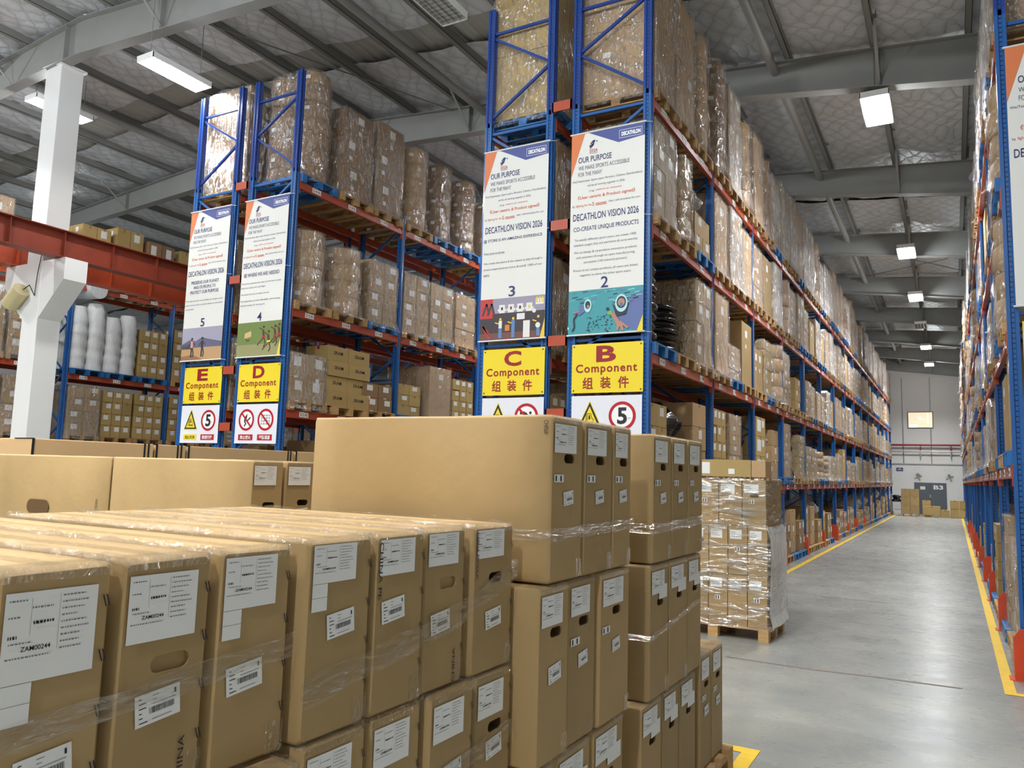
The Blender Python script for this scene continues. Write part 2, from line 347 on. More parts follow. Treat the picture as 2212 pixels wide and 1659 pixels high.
for a, b2, nm in (((-3, 24.5, 8.9), (2.2, 29.8, 8.3), 'going right'), ((2.2, 24.5, 8.34), (-3, 29.8, 8.94), 'going left'), ((-11.6, 8.2, 9.55), (-9.2, 13.4, 9.5), 'over rack row E')):
    b = MB(); b.tube((0,0,0), Vector(b2)-Vector(a), .012, 6)
    tag(b.build('brace_rod', STEELD, loc=a), 'thin diagonal bracing rod under the roof '+nm, 'rod')

# luminaires
def luminaire(x, y, z, w, label):
    t = thing('ceiling_light', label, 'light', (x, y, z), 0, 'louvred tube lights')
    hx, hy = .22, .6
    h = MB(); h.box(-hx, hx, -hy, hy, .09, .1); h.box(-hx, -hx+.012, -hy, hy, 0, .09); h.box(hx-.012, hx, -hy, hy, 0, .09); h.box(-hx, hx, -hy, -hy+.012, 0, .09); h.box(-hx, hx, hy-.012, hy, 0, .09)
    h.build('housing', LAMPW, t)
    g = MB()
    for k in range(1, 4): g.box(-hx+k*.11-.003, -hx+k*.11+.003, -hy+.012, hy-.012, .002, .045)
    for k in range(1, 14): g.box(-hx+.012, hx-.012, -hy+k*.0857-.0015, -hy+k*.0857+.0015, .012, .045)
    g.build('louvre', CHROME, t)
    if not w:
        for k in range(4):
            b = MB(); b.tube((-hx+.055+k*.11, -hy+.03, .065), (-hx+.055+k*.11, hy-.03, .065), .013, 8); b.build('tube', PAPER, t)
    for s in (-.5, .5): c = MB(); c.tube((0, s, .1), (0, s, ztop(x)-z), .006, 5); c.build('suspension_wire', STEELD, t)
LBL = ['lit tube light over the right-hand aisle, nearest of its row', 'lit tube light over the right-hand aisle, second lit one back', 'lit tube light over the right-hand aisle, third lit one back',
       'lit tube light over the aisle just beyond the unlit one', 'lit tube light over the aisle, closest to the far white wall', 'unlit louvred light hanging among the lit ones over the aisle',
       'bright tube light hanging above rack row E near the white column', 'lit louvred light half hidden behind the white column', 'unlit louvred light under the roof at the top of the picture']
for i, (x, y, z, w) in enumerate(LAMPS):
    luminaire(x, y, z, w, LBL[i] if i < 9 else 'louvred tube light out of the picture, %s of those lighting the %s' % (ordw(i-8), 'cross aisle' if i < 14 else 'rear aisles'))

# ---- white column with crane brackets, runway girders
t = thing('column', 'white box column with two sloping brackets, left side of the hall', 'column', (-14.75, 8.22, 0))
b = MB(); b.box(-.25, .25, -.22, .22, 0, 9.22); b.build('shaft', COLW, t, bevel=.012)
for s in (1, -1):
    b = MB(); e = .72 if s > 0 else .75
    pts = [(.2*s, 4.3), (.25*s, 4.3), (.95*s, 4.97), (.95*s, 5.37), (.2*s, 5.37)]
    vs = [(x, y, z) for y in (-.212, .212) for x, z in pts]; n = 5
    b.add(vs, [(0,1,2,3,4)[::s], (5,6,7,8,9)[::-s]]+[tuple(((i, n+i, n+(i+1) % n, (i+1) % n))[::s]) for i in range(n)])
    b.build('bracket', COLW, t)
b = MB(); b.box(-.3, .3, -.26, .26, 9.2, 9.24); b.build('cap_plate', COLW, t)
def girder(x, label, RUSTY=RUSTY):
    t = thing('crane_girder', label, 'girder', (x, 10, 5.38), 0, 'crane runway girders')
    b = MB(); b.box(-.005, .005, -9, 12, .014, .5)
    for k in range(22): b.box(-.1, .1, -8.6+k*.95-.005, -8.6+k*.95+.005, .014, .5)
    b.build('web', RUSTY, t)
    b = MB(); b.box(-.13, .13, -9, 12, 0, .016); b.build('bottom_flange', RUSTY, t)
    b = MB(); b.box(-.13, .13, -9, 12, .484, .5); b.build('top_flange', RUSTY, t)
    b = MB(); b.box(-.02, .02, -9, 12, .5, .53); b.build('rail', RUSTY, t)
girder(-14.02, 'red oxide crane girder resting on the right bracket of the white column')
girder(-15.5, 'crane girder with lit orange colour on the far bracket, behind the other one', GIRD)
t = thing('hanging_canister', 'beige cylindrical canister tied to the white column by a cable', 'canister', (-15.02, 7.88, 4.72))
b = MB(); b.tube((-.2, 0, -.14), (.16, 0, .12), .15, 20); b.build('body', BEIGE, t)
b = MB(); pts = [(.16, .02, .12), (.3, .05, .2), (.42, .09, .0), (.45, .09, .4), (.55, .1, .95)]
for p, q in zip(pts, pts[1:]): b.tube(p, q, .008, 6)
b.build('cable', BLACKF, t)

# ---- far wall
def wallbox(name, x0, x1, z0, z1, th, m): b = MB(); b.box(x0, x1, YW-th, YW, z0, z1); return b.build(name, m)
struct(wallbox('window_1', -2.24, -.9, 5.0, 5.97, .05, BLACKF))
p = bpy.data.objects['window_1']; b = MB(); b.box(-2.2, -.94, YW-.06, YW-.05, 5.04, 5.93); b.build('pane', AMBERW, p)
b = MB()
for x0, x1, z0, z1 in ((-2.18, -1.72, 5.06, 5.2), (-1.2, -1.16, 5.3, 5.9), (-1.75, -1.5, 5.62, 5.66), (-1.66, -1.3, 5.5, 5.53)): b.box(x0, x1, YW-.066, YW-.06, z0, z1)
b.build('office_light', BRIGHT, p)
d = struct(wallbox('door_1', -1.98, -.33, .02, 1.82, .06, DOORG))
b = MB(); put_text(b, 'B3', (0, YW-.075, 0), (1,0,0), (0,0,1), -.99, -.5, 1.44, 1.68, 0, .03); b.build('door_number', WHITEP, d)
b = MB(); b.box(-1.68, -1.42, YW-.07, YW-.06, 1.42, 1.6); b.build('notice', BANW, d)
b = MB(); b.box(-1.2, -1.14, YW-.1, YW-.06, .95, 1.15); b.build('handle', GALV, d)
b = MB(); b.box(-1.16, -1.15, YW-.066, YW-.06, .04, 1.8); b.build('leaf_gap', BLACKF, d)
struct(wallbox('trim_1', XW0, XW1, 2.86, 2.93, .05, GALV))
def wallpipe(name, z, r, m, label): b = MB(); b.tube((-12, YW-.25, z), (6, YW-.25, z), r, 12); [b.box(x-.02, x+.02, YW-.27, YW, z-.3, z-.02) for x in (-8, -5.6, -3.2, -1.6, -.05, 2)]; tag(b.build(name, m), label, 'pipe')
wallpipe('red_pipe', 4.0, .055, REDPIPE, 'dark red sprinkler pipe along the far white wall')
wallpipe('grey_pipe', 3.62, .04, GALV, 'thin grey pipe under the red pipe on the far wall')
for x, nm in ((-2.5, 'left'), (-1.04, 'right')):
    b = MB(); b.tube((x, YW-.028, 2.9), (x, YW-.028, 8.0), .03, 10); tag(b.build('drop_pipe', GALV), 'thin vertical pipe down the far white wall, %s of two' % nm, 'pipe')
b = MB(); b.box(-2.9, -2.55, YW-.06, YW-.01, 2.5, 2.66); s = tag(b.build('wall_sign', NAVYT), 'small dark blue sign on the far white wall', 'sign')
b = MB(); rect(b, -2.86, -2.6, 2.54, 2.57, (0, YW-.065, 0), (1,0,0), (0,0,1)); rect(b, -2.76, -2.7, 2.59, 2.63, (0, YW-.065, 0), (1,0,0), (0,0,1)); b.build('print', WHITEP, s)
for x, nm in ((-1.72, 'left'), (-.2, 'right')):
    t = thing('wall_fan', 'white oscillating fan on the far wall, %s of two' % nm, 'fan', (x, YW-.3, 2.5))
    b = MB(); b.tube((0, .3, -.02), (0, .05, 0), .02, 8); b.tube((0, .08, 0), (0, -.04, 0), .06, 12); b.build('motor', LAMPW, t)
    b = MB()
    for k in range(4):
        a = k*math.pi/2+.4; b.bar((.05*math.cos(a), -.06, .05*math.sin(a)), (.19*math.cos(a), -.06, .19*math.sin(a)), .09, .008, (0,1,0))
    b.build('blade', PAPER, t)
    b = MB()
    for r in (.08, .15, .21): 
        for i in range(20):
            a, c = i*.31416, (i+1)*.31416; b.bar((r*math.cos(a), -.1, r*math.sin(a)), (r*math.cos(c), -.1, r*math.sin(c)), .006, .006)
    b.build('guard', GALV, t)

# ---- floor markings
def line(pts, w, label, name='floor_line'):
    b = MB()
    for (x0, y0, x1, y1) in pts: b.add([(x0,y0,.003),(x1,y0,.003),(x1,y1,.003),(x0,y1,.003)], [(0,1,2,3)])
    return tag(b.build(name, YLINE), label, 'floor marking')
line([(-2.86, 8.1, -2.76, 50.6)], .1, 'yellow floor line along the foot of the long rack B')
line([(.33, 8.15, .42, 50.6), (.33, 8.05, 1.9, 8.15)], .1, 'yellow floor line along the foot of the right-hand rack')
line([(-1.24, -2, -1.14, 5.44), (-2.9, 5.34, -1.24, 5.44)], .1, 'yellow floor line round the pallets of tall cartons')
b = MB()
def path(pts, w):
    for (x0, y0), (x1, y1) in zip(pts, pts[1:]): b.add([(x0,y0-w,.002),(x1,y1-w,.002),(x1,y1+w,.002),(x0,y0+w,.002)], [(0,1,2,3)])
path([(-2.0, 8.02), (-1.7, 8.0), (-1.2, 7.98), (-.7, 8.03), (.02, 8.05)], .02)
tag(b.build('floor_crack', CRACK), 'long dirty joint running across the grey floor in front of the aisle', 'crack')
b = MB(); path([(-1.9, 13.0), (-.9, 12.95)], .02); tag(b.build('floor_crack', CRACK), 'short dark scuffed joint on the grey aisle floor', 'crack')
# ================================================================== RACKS
def upright_mesh(z0, z1, d, m0):
    """roll-formed post, 100 deep x 90 wide; d=+1: outer (perforated) flank to +y"""
    b = MB(); w, h = .05, .045
    prof = [(-w,-h),(-.02,-h),(-.012,-h+.012),(.012,-h+.012),(.02,-h),(w,-h),(w,-.02),(w-.01,-.012),(w-.01,.012),(w,.02),(w,h),(.02,h),(.012,h-.012),(-.012,h-.012),(-.02,h),(-w,h),(-w,.02),(-w+.01,.012),(-w+.01,-.012),(-w,-.02)]
    n = len(prof); vs = [(x, y, z) for z in (z0, z1) for x, y in prof]
    for i in range(n):
        j = (i+1) % n; b.add([vs[i], vs[j], vs[n+j], vs[n+i]], [(0,1,2,3)], 1 if i in (2, 12, 7, 17) else 0)
    b.add(vs[n:], [tuple(range(n))]); 
    return b.mesh('upright', [BLUED, PERFD] if m0 else [BLUE, PERF])
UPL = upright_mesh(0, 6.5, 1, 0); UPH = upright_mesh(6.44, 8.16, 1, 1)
UPSH = upright_mesh(0, 4.73, 1, 0)
def brace_pts(mirror, zt, w):
    """zigzag seen on the end frames"""
    L = [((-w, 7.8), (w, 7.8)), ((-w, 6.34), (w, 6.34)), ((w, 7.74), (-w, 7.2)), ((-w, 7.17), (w, 6.57))]
    z = 6.3; s = 1
    while z > .9:
        L.append(((w*s, z), (-w*s, z-.6))); z -= .62; s = -s
    L += [((-w, .3), (w, .3)), ((-w, 3.4), (w, 3.4))]
    if mirror: L = [((-a, b), (-c, d)) for (a, b), (c, d) in L]
    return [q for q in L if max(q[0][1], q[1][1]) < zt]
def beam_mesh(L, name='beam'):
    b = MB(); b.add([(-.025,0,-.12),(.025,0,-.12),(.025,0,-.05),(.012,0,-.045),(.012,0,0),(-.025,0,0),(-.025,L,-.12),(.025,L,-.12),(.025,L,-.05),(.012,L,-.045),(.012,L,0),(-.025,L,0)],
          [(0,1,7,6),(1,2,8,7),(2,3,9,8),(3,4,10,9),(4,5,11,10),(5,0,6,11)]); 
    b.box(-.028, .03, 0, .006, -.2, .02); b.box(-.028, .03, L-.006, L, -.2, .02)
    return b.mesh(name, ORG)
BEAM = beam_mesh(PITCH-.1)
def newobj(name, me, parent=None, loc=(0,0,0), rz=0):
    o = bpy.data.objects.new(name, me); COL.objects.link(o)
    if parent: o.parent = parent
    o.location = loc; o.rotation_euler = (0,0,rz); return o
def guard_mesh():
    b = MB(); a = [(-.09,-.02),(.0,-.09),(.09,-.02)]
    b.box(-.11, .11, -.012, 0, 0, .38); b.box(-.11, -.098, 0, .14, 0, .38); b.box(.098, .11, 0, .14, 0, .38); b.box(-.15, .15, -.03, .16, 0, .008)
    b.add([(-.11,-.012,.38),(.11,-.012,.38),(.06,-.012,.46),(-.06,-.012,.46),(-.11,0,.38),(.11,0,.38),(.06,0,.46),(-.06,0,.46)], [(0,1,2,3),(7,6,5,4),(1,5,6,2),(3,2,6,7),(0,3,7,4)])
    return b.mesh('post_guard', GUARD)
GUARDM = guard_mesh()
def rack(label, letter, x0, x1, nb, levels, mirror, yo=Y0, front=1, back_beams=0, text_bays=0, guards=True, top=8.16, lab_text=True, group='pallet racks'):
    """levels = beam top heights; front=+1: labels on the +x side"""
    xc = (x0+x1)/2; w = (x1-x0)/2-.05
    t = thing('pallet_rack', label, 'rack', (xc, yo, 0), 0, group)
    for k in range(nb+1):
        for s in (-1, 1):
            newobj('upright', UPL, t, (s*w, k*PITCH, 0))
            if top > 7 and k == 0: newobj('upright_extension', UPH, t, (s*w, k*PITCH, 0))
            if guards and s == front and (k < 10): newobj('post_guard', GUARDM, t, (s*w, k*PITCH-.12, 0), 0)
        zs = brace_pts(mirror, top, w-.03)
        if k == 0:
            for (a, b_), (c, d) in zs:
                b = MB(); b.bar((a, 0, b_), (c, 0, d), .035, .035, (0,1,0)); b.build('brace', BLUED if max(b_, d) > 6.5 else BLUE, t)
        elif k == 1: 
            b = MB(); zs = brace_pts(mirror, 6.45, w-.03)
            for (a, b_), (c, d) in zs: b.bar((a, 0, b_), (c, 0, d), .035, .035, (0,1,0))
            lat = b.mesh('frame_bracing', BLUE); newobj('frame_bracing', lat, t, (0, k*PITCH, 0))
        else: newobj('frame_bracing', lat, t, (0, k*PITCH, 0))
    nlev = len(levels)
    for li, z in enumerate(levels):
        for k in range(nb):
            bo = newobj('beam', BEAM, t, (front*(w+.03), k*PITCH+.05, z), 0 if front > 0 else 0)
            if front < 0: bo.scale = (-1, 1, 1)
            if k < back_beams: newobj('beam', BEAM, t, (-front*(w+.03), k*PITCH+.05, z)).scale = ((-1 if front > 0 else 1), 1, 1)
            key = (letter, li, k) if k < text_bays else 'plain'
            if key == 'plain' and 'lp' in globals(): me = lp
            else:
                b = MB()
                for q in range(3):
                    y = .28+q*.88; b.box(.026, .03, y, y+.2, -.1, -.02, 0)
                    if key != 'plain': put_text(b, '%s %d %d' % (letter, li+1+(4-nlev), 42-3*k-q), (.031, y, -.1), (0,1,0), (0,0,1), .02, .18, .018, .062, 1, .01)
                    else:
                        rect(b, .03, .17, .02, .05, (.031, y, -.1), (0,1,0), (0,0,1), 1)
                me = b.mesh('location_label', [PAPER, INK])
                if key == 'plain': globals()['lp'] = me
            newobj('location_label', me, bo)
    return t
LB = [1.66, 3.21, 4.81, 6.42]; LD = [1.0, 2.62, 4.22, 6.3]; LR = [1.95, 3.22, 4.66, 6.2]; LC = [1.66, 3.21, 4.81, 6.42]
rack('long blue and orange pallet rack row B along the left side of the aisle', 'B', -4.15, -3.09, NB, LB, False, back_beams=8, text_bays=3)
rack('blue pallet rack row C standing back to back with row B', 'C', -5.47, -4.43, NB, LC, True, front=-1, back_beams=3, guards=False)
rack('blue pallet rack row D under the banner numbered 4', 'D', -10.06, -9.0, 5, LD, False, back_beams=4, text_bays=2)
rack('blue pallet rack row E left of row D, banner numbered 5', 'E', -11.41, -10.35, 5, LD, True, front=-1, back_beams=3, guards=False)
rack('right-hand pallet rack row at the edge of the picture', 'A', .5, 1.56, NB, LR, False, front=-1, back_beams=8)
XK = -18.4
rack('rear pallet rack K beyond the white column, partly behind the girders', 'K', XK-1.0, XK, 6, [2.2, 3.8, 6.0], False, yo=10.95, back_beams=3, text_bays=2, guards=False, top=6.5)
rack('left rear rack bay seen between the column and the picture edge', 'J', XK-1.0, XK, 2, [2.2, 3.95, 6.0], False, yo=4.85, back_beams=2, text_bays=2, guards=False, top=6.5)
for za in (6.5, 4.9, 3.4, 2.48):
    for xa, xb, nm in ((-4.43, -4.15, 'B and C'), (-10.35, -10.06, 'D and E')):
        b = MB(); b.box(0, xb-xa, -.05, -.035, 0, .13); b.box(0, .02, -.05, .03, 0, .13); b.box(xb-xa-.02, xb-xa, -.05, .03, 0, .13)
        tag(b.build('row_spacer', ORG, loc=(xa, Y0-.03, za-.06 if xa > -6 else za-.2)), 'orange spacer between rack rows %s, %s from the top' % (nm, {6.5:'first', 4.9:'second', 3.4:'third', 2.48:'fourth'}[za]), 'rack part', 'orange row spacers')

# ================================================================== PALLET LOADS
def pallet_mesh(m, dx=1.12, dy=.84, name='pallet'):
    b = MB(); n = 6
    for i in range(n): x = -dx/2+(dx-.1)*i/(n-1); b.box(x, x+.1, -dy/2, dy/2, .12, .14)
    for y in (-dy/2, -.05, dy/2-.1):
        b.box(-dx/2, dx/2, y, y+.1, .098, .12); b.box(-dx/2, dx/2, y, y+.1, 0, .02)
        for x in (-dx/2, -.06, dx/2-.12): b.box(x, x+.12, y, y+.1, .02, .098)
    return b.mesh(name, m)
PAL = {'wooden': pallet_mesh(WOOD), 'blue': pallet_mesh(PBLUE)}
def rrect(dx, dy, r, n=8):
    P = []
    for cx, cy, a in ((dx-r, dy-r, 0), (-dx+r, dy-r, 90), (-dx+r, -dy+r, 180), (dx-r, -dy+r, 270)):
        for i in range(n): t_ = math.radians(a+90*i/(n-1)); P.append((cx+r*math.cos(t_), cy+r*math.sin(t_)))
    return P
def sheath(dx, dy, z0, z1, r, seed, flare=.06, m=WRAP, capped=True, loose=.012):
    rnd = random.Random(seed); b = MB(); prof = rrect(dx, dy, r); n = len(prof); R = []
    zs = [z0, z0+.06, z0+.14, z0+.26]+[z0+.26+(z1-z0-.26)*k/9 for k in range(1, 10)]
    ph = [rnd.random()*6 for _ in range(4)]
    for k, z in enumerate(zs):
        e = flare*[1, .55, .22, .06][k] if k < 4 else 0; row = []
        for i, (x, y) in enumerate(prof):
            a = 6.283*i/n; q = loose*(math.sin(3*a+ph[0]+z*5)+.6*math.sin(7*a+ph[1]-z*9)+(rnd.random()-.5)) if k < len(zs)-1 else 0
            l = math.hypot(x, y); f = 1+(e+max(q, -.004))/l; row.append((x*f, y*f, z))
        R.append(row)
    if capped:
        top = R[-1]; R.append([(x*.93, y*.93, z+.012) for x, y, z in top])
    b.rings(R, 0, False, capped); return b.mesh('stretch_wrap', m)
def carton_block(nx, ny, nz, dx, dy, z0, h, mats, seed, labels=True, gap=.009, ind=True):
    """list of meshes, one per carton"""
    rnd = random.Random(seed); out = []
    for k in range(nz):
        for i in range(nx):
            for j in range(ny):
                if nx > 2 and 0 < i < nx-1 and 0 < j < ny-1 and k < nz-1: continue
                b = MB() if ind or not out else out[0]
                x0, x1 = -dx+2*dx*i/nx+gap, -dx+2*dx*(i+1)/nx-gap; y0, y1 = -dy+2*dy*j/ny+gap, -dy+2*dy*(j+1)/ny-gap
                za, zb = z0+h*k/nz+.003, z0+h*(k+1)/nz-.003; s = (rnd.random()-.5)*.016
                b.box(x0+s, x1+s, y0, y1, za, zb, 0)
                W_, H_ = y1-y0, zb-za
                if labels and i == nx-1 and rnd.random() < .75:
                    lw, lh = min(.16, W_*.5), min(.13, H_*.4); ly = y0+W_*(.15+.3*rnd.random()); lz = zb-H_*.12-lh
                    b.add([(x1+s+.002,ly,lz),(x1+s+.002,ly+lw,lz),(x1+s+.002,ly+lw,lz+lh),(x1+s+.002,ly,lz+lh)], [(0,1,2,3)], 1)
                    if H_ > .3: b.add([(x1+s+.002,ly+.02,lz-.2),(x1+s+.002,ly+.1,lz-.2),(x1+s+.002,ly+.1,lz-.13),(x1+s+.002,ly+.02,lz-.13)], [(0,1,2,3)], 1)
                if labels and j == 0 and rnd.random() < .7:
                    lx = x0+(x1-x0)*.3; lz = zb-H_*.4
                    b.add([(lx,y0-.002,lz),(lx+.11,y0-.002,lz),(lx+.11,y0-.002,lz+.07),(lx,y0-.002,lz+.07)], [(0,1,2,3)], 1)
                b.box(x0+s-.001, x1+s+.001, (y0+y1)/2-.025, (y0+y1)/2+.025, zb-.05, zb+.001, 2)
                if ind: out.append(b)
                elif not out: out.append(b)
    return [b.mesh('carton' if ind else 'carton_stack', mats+[PAPER, TAPEB]) for b in out]
TAPEB = mat('tape_brown', (160,124,76), .25)
def drum_meshes(xs, r, z0, h, nt, m, seed):
    out = []; rnd = random.Random(seed)
    for x in xs:
        b = MB(); R = []; n = 26; ht = h/nt
        for k in range(nt):
            rr = r*(1+(rnd.random()-.5)*.05); ox = (rnd.random()-.5)*.035
            for dz, f in ((.002, .93), (.014, .99), (ht*.5, 1.012), (ht-.014, .99), (ht-.002, .93)):
                R.append([(x+ox+rr*f*math.cos(6.2832*i/n), rr*f*math.sin(6.2832*i/n), z0+k*ht+dz) for i in range(n)])
        b.rings(R, 0)
        for k in range(nt):
            if rnd.random() < .8:
                a = -1.9+rnd.random()*.8; za = z0+k*ht+ht*.4
                b.add([(x+(r+.014)*math.cos(a+q), (r+.014)*math.sin(a+q), zz) for q, zz in ((0,za),(.3,za),(.3,za+.06),(0,za+.06))], [(0,1,2,3)], 1)
        out.append(b.mesh('round_carton_stack', [m, PAPER]))
    return out
def tyre_mesh(r, z0, h, nt, m, seed):
    b = MB(); R = []; n = 30; ht = h/nt; rnd = random.Random(seed)
    for k in range(nt):
        ox, oy = (rnd.random()-.5)*.05, (rnd.random()-.5)*.05; tl = (rnd.random()-.5)*.04
        for dz, f in ((.0, .9), (ht*.25, .99), (ht*.5, 1.02), (ht*.75, .99), (ht*.98, .9)):
            R.append([(ox+r*f*math.cos(6.2832*i/n), oy+r*f*math.sin(6.2832*i/n), z0+k*ht+dz+tl*math.cos(6.2832*i/n)) for i in range(n)])
    b.rings(R, 0); return b.mesh('tyre_bundle', m)
def bag_mesh(dx, dy, z0, h, m, seed, name='bag', n=22):
    b = MB(); R = []; rnd = random.Random(seed); ph = [rnd.random()*6 for _ in range(5)]
    for k in range(15):
        t_ = k/14; z = z0+h*t_; f = (.9+.14*math.sin(t_*9+ph[0]))*(1-.85*max(0, t_-.72)**1.6/.28**1.6*.8)
        R.append([((dx*f+.05*math.sin(4*6.283*i/n+ph[1]+t_*7)+.03*math.sin(9*6.283*i/n+ph[2]))*math.cos(6.283*i/n),
                   (dy*f+.05*math.sin(3*6.283*i/n+ph[3]+t_*6)+.03*math.sin(8*6.283*i/n+ph[4]))*math.sin(6.283*i/n), z) for i in range(n)])
    b.rings(R, 0); return b.mesh(name, m)
PROTO = {}
def proto(kind, ind=True):
    """returns (description, [(part name, mesh)], height)"""
    key = (kind, ind)
    if key in PROTO: return PROTO[key]
    z = .14; P = []
    def blk(desc, nx, ny, nz, dx, dy, h, cm, wr, seed, r=.03, lab=True, flare=.085):
        for me in carton_block(nx, ny, nz, dx, dy, z, h, [cm], seed, lab, ind=ind): P.append((me.name.split('.')[0], me))
        if wr: P.append(('stretch_wrap', sheath(dx+.012, dy+.012, .05, z+h+.006, r, seed, flare, wr)))
        return desc
    def drm(desc, xs, r, h, nt, cm, wr, seed, flare=.12):
        for me in drum_meshes(xs, r, z, h, nt, cm, seed): P.append(('round_carton_stack', me))
        if wr:
            dx = max(xs)+r; P.append(('stretch_wrap', sheath(dx+.02, r+.02, .06, z+h+.006, min(r, .3), seed, flare, wr)))
        return desc
    D = {'b2': lambda: blk('film-wrapped tall carton pair', 1, 2, 2, .52, .40, 1.7, CARD2, WRAP, 1),
         'b2t': lambda: blk('film-wrapped high carton tower', 1, 1, 2, .52, .38, 1.82, CARD2, WRAP, 2),
         'b3': lambda: blk('three-tier carton load in film', 1, 1, 3, .52, .38, 1.55, CARD4, WRAP, 3),
         'b4': lambda: blk('film-wrapped small-carton load', 2, 2, 4, .52, .4, 1.2, CARD, WRAP, 4),
         'b4m': lambda: blk('milky-wrapped carton load', 2, 2, 3, .52, .4, 1.25, CARD2, WRAPM, 5),
         'b6': lambda: blk('six-tier flat-carton load in film', 1, 1, 6, .5, .38, 1.15, CARD2, WRAP, 6),
         'b6y': lambda: blk('six-tier yellowish carton load', 1, 1, 6, .5, .38, 1.1, CARD3, WRAP, 16),
         'm18': lambda: blk('tall milky-wrapped load', 1, 2, 3, .52, .4, 1.72, CARD2, WRAPM, 7),
         'm16': lambda: blk('silvery film-wrapped load', 2, 2, 3, .5, .4, 1.55, CARD2, WRAPM, 8),
         's': lambda: blk('low film-wrapped carton load', 2, 2, 2, .5, .4, .62, CARD, WRAP, 9),
         'big': lambda: blk('single big bare carton', 1, 1, 1, .5, .38, 1.18, CARD, None, 10),
         'bigw': lambda: blk('single big carton in film', 1, 1, 1, .52, .38, 1.22, CARD2, WRAP, 11),
         'bigc': lambda: blk('brown two-tier big carton load', 1, 1, 2, .5, .42, 1.5, CARD3, WRAP, 12, lab=False),
         'big2': lambda: blk('two big bare cartons', 1, 2, 1, .5, .4, .85, CARD, None, 13),
         'dr7': lambda: drm('round carton towers in film', (-.28, .27), .29, 1.78, 7, CARD4, WRAP, 14),
         'dr5': lambda: drm('tall round carton tower in film', (-.28, .27), .3, 1.62, 5, CARD2, WRAP, 15),
         'dr4': lambda: drm('short round carton towers in film', (-.28, .27), .31, 1.15, 4, CARD2, WRAP, 17),
         'dr1': lambda: drm('round carton tower in film', (-.26, .27), .27, 1.45, 7, CARD4, WRAP, 18),
         }
    if kind in D: desc = D[kind]()
    elif kind == 'ty':
        P.append(('tyre_bundle', tyre_mesh(.4, z, 1.05, 9, BLACKP, 3))); desc = 'shiny black tyre bundle'
    elif kind == 'bg':
        P.append(('black_bag', bag_mesh(.4, .36, z, .95, BLACKP, 4, 'black_bag'))); desc = 'black plastic bag load'
    elif kind == 'fo':
        for q, (x, y) in enumerate(((.28, -.21), (.28, .23), (-.26, -.21), (-.26, .23))):
            b = MB(); R = []; rn = random.Random(40+q); hh = 1.5+.12*((q*7) % 3-1)
            for k in range(19):
                t_ = k/18; f = .235*(1+.06*math.sin(k*1.9+q))*(1 if t_ < .93 else .8)
                R.append([(x+f*(1+.05*math.sin(5*6.283*i/18+k*.4))*math.cos(6.283*i/18), y+f*(1+.05*math.sin(4*6.283*i/18-k*.3))*math.sin(6.283*i/18), z+hh*t_) for i in range(18)])
            b.rings(R, 0); P.append(('foam_roll', b.mesh('foam_roll', FOAM)))
        desc = 'white foam bag load'
    elif kind == 'mx':
        for me in carton_block(2, 2, 2, .5, .4, z, .6, [CARD], 31, True, ind=ind): P.append((me.name.split('.')[0], me))
        P.append(('stretch_wrap', bag_mesh(.4, .36, z+.58, .6, WRAPM, 33, 'stretch_wrap'))); desc = 'cartons topped by crumpled white film'
    elif kind == 'g1':
        for me in carton_block(1, 2, 2, .5, .4, z, .62, [CARD4], 34, True, ind=ind): P.append((me.name.split('.')[0], me))
        desc = 'low brown carton load'
    elif kind == 'g2':
        for me in carton_block(1, 1, 3, .45, .34, z, .95, [CARD2], 35, True, ind=ind): P.append((me.name.split('.')[0], me))
        desc = 'three stacked bare cartons load'
    elif kind == 'g3':
        for me in carton_block(2, 2, 3, .45, .38, z, .8, [CARD3], 36, True, ind=ind): P.append((me.name.split('.')[0], me))
        desc = 'yellowish small-carton load'
    elif kind == 'y3':
        for me in carton_block(2, 3, 4, .5, .41, z, 1.05, [CARD3], 37, True, ind=ind): P.append((me.name.split('.')[0], me))
        desc = 'neat yellowish carton load'
    PROTO[key] = (desc, P); return PROTO[key]
def load(kind, pal, x, y, z, where, group, rz=0, ind=True, sc=1.0, own=None):
    desc, P = proto(kind, ind)
    t = thing('pallet_load', own or ('%s, %s pallet, %s' % (desc, pal, where)), 'pallet load', (x, y, z+.001), rz, group)
    newobj('pallet', PAL[pal], t)
    for nm, me in P:
        o = newobj(nm, me, t)
        if sc != 1: o.scale = (1, 1, sc); o.location.z = .14*(1-sc)
    return t
FARV, FARF, FARM, FARMATS = [], [], [], []
def far_load(kind, pal, x, y, z, sc):
    desc, P = proto(kind, False)
    for k, me in enumerate([PAL[pal]]+[m_ for _, m_ in P]):
        s = sc if k else 1; b0 = len(FARV); dz = .14*(1-sc) if k else 0
        FARV.extend((v.co.x+x, v.co.y+y, v.co.z*s+z+dz+.001) for v in me.vertices)
        idx = []
        for m_ in me.materials:
            if m_ not in FARMATS: FARMATS.append(m_)
            idx.append(FARMATS.index(m_))
        for p_ in me.polygons: FARF.append(tuple(b0+i for i in p_.vertices)); FARM.append(idx[p_.material_index])
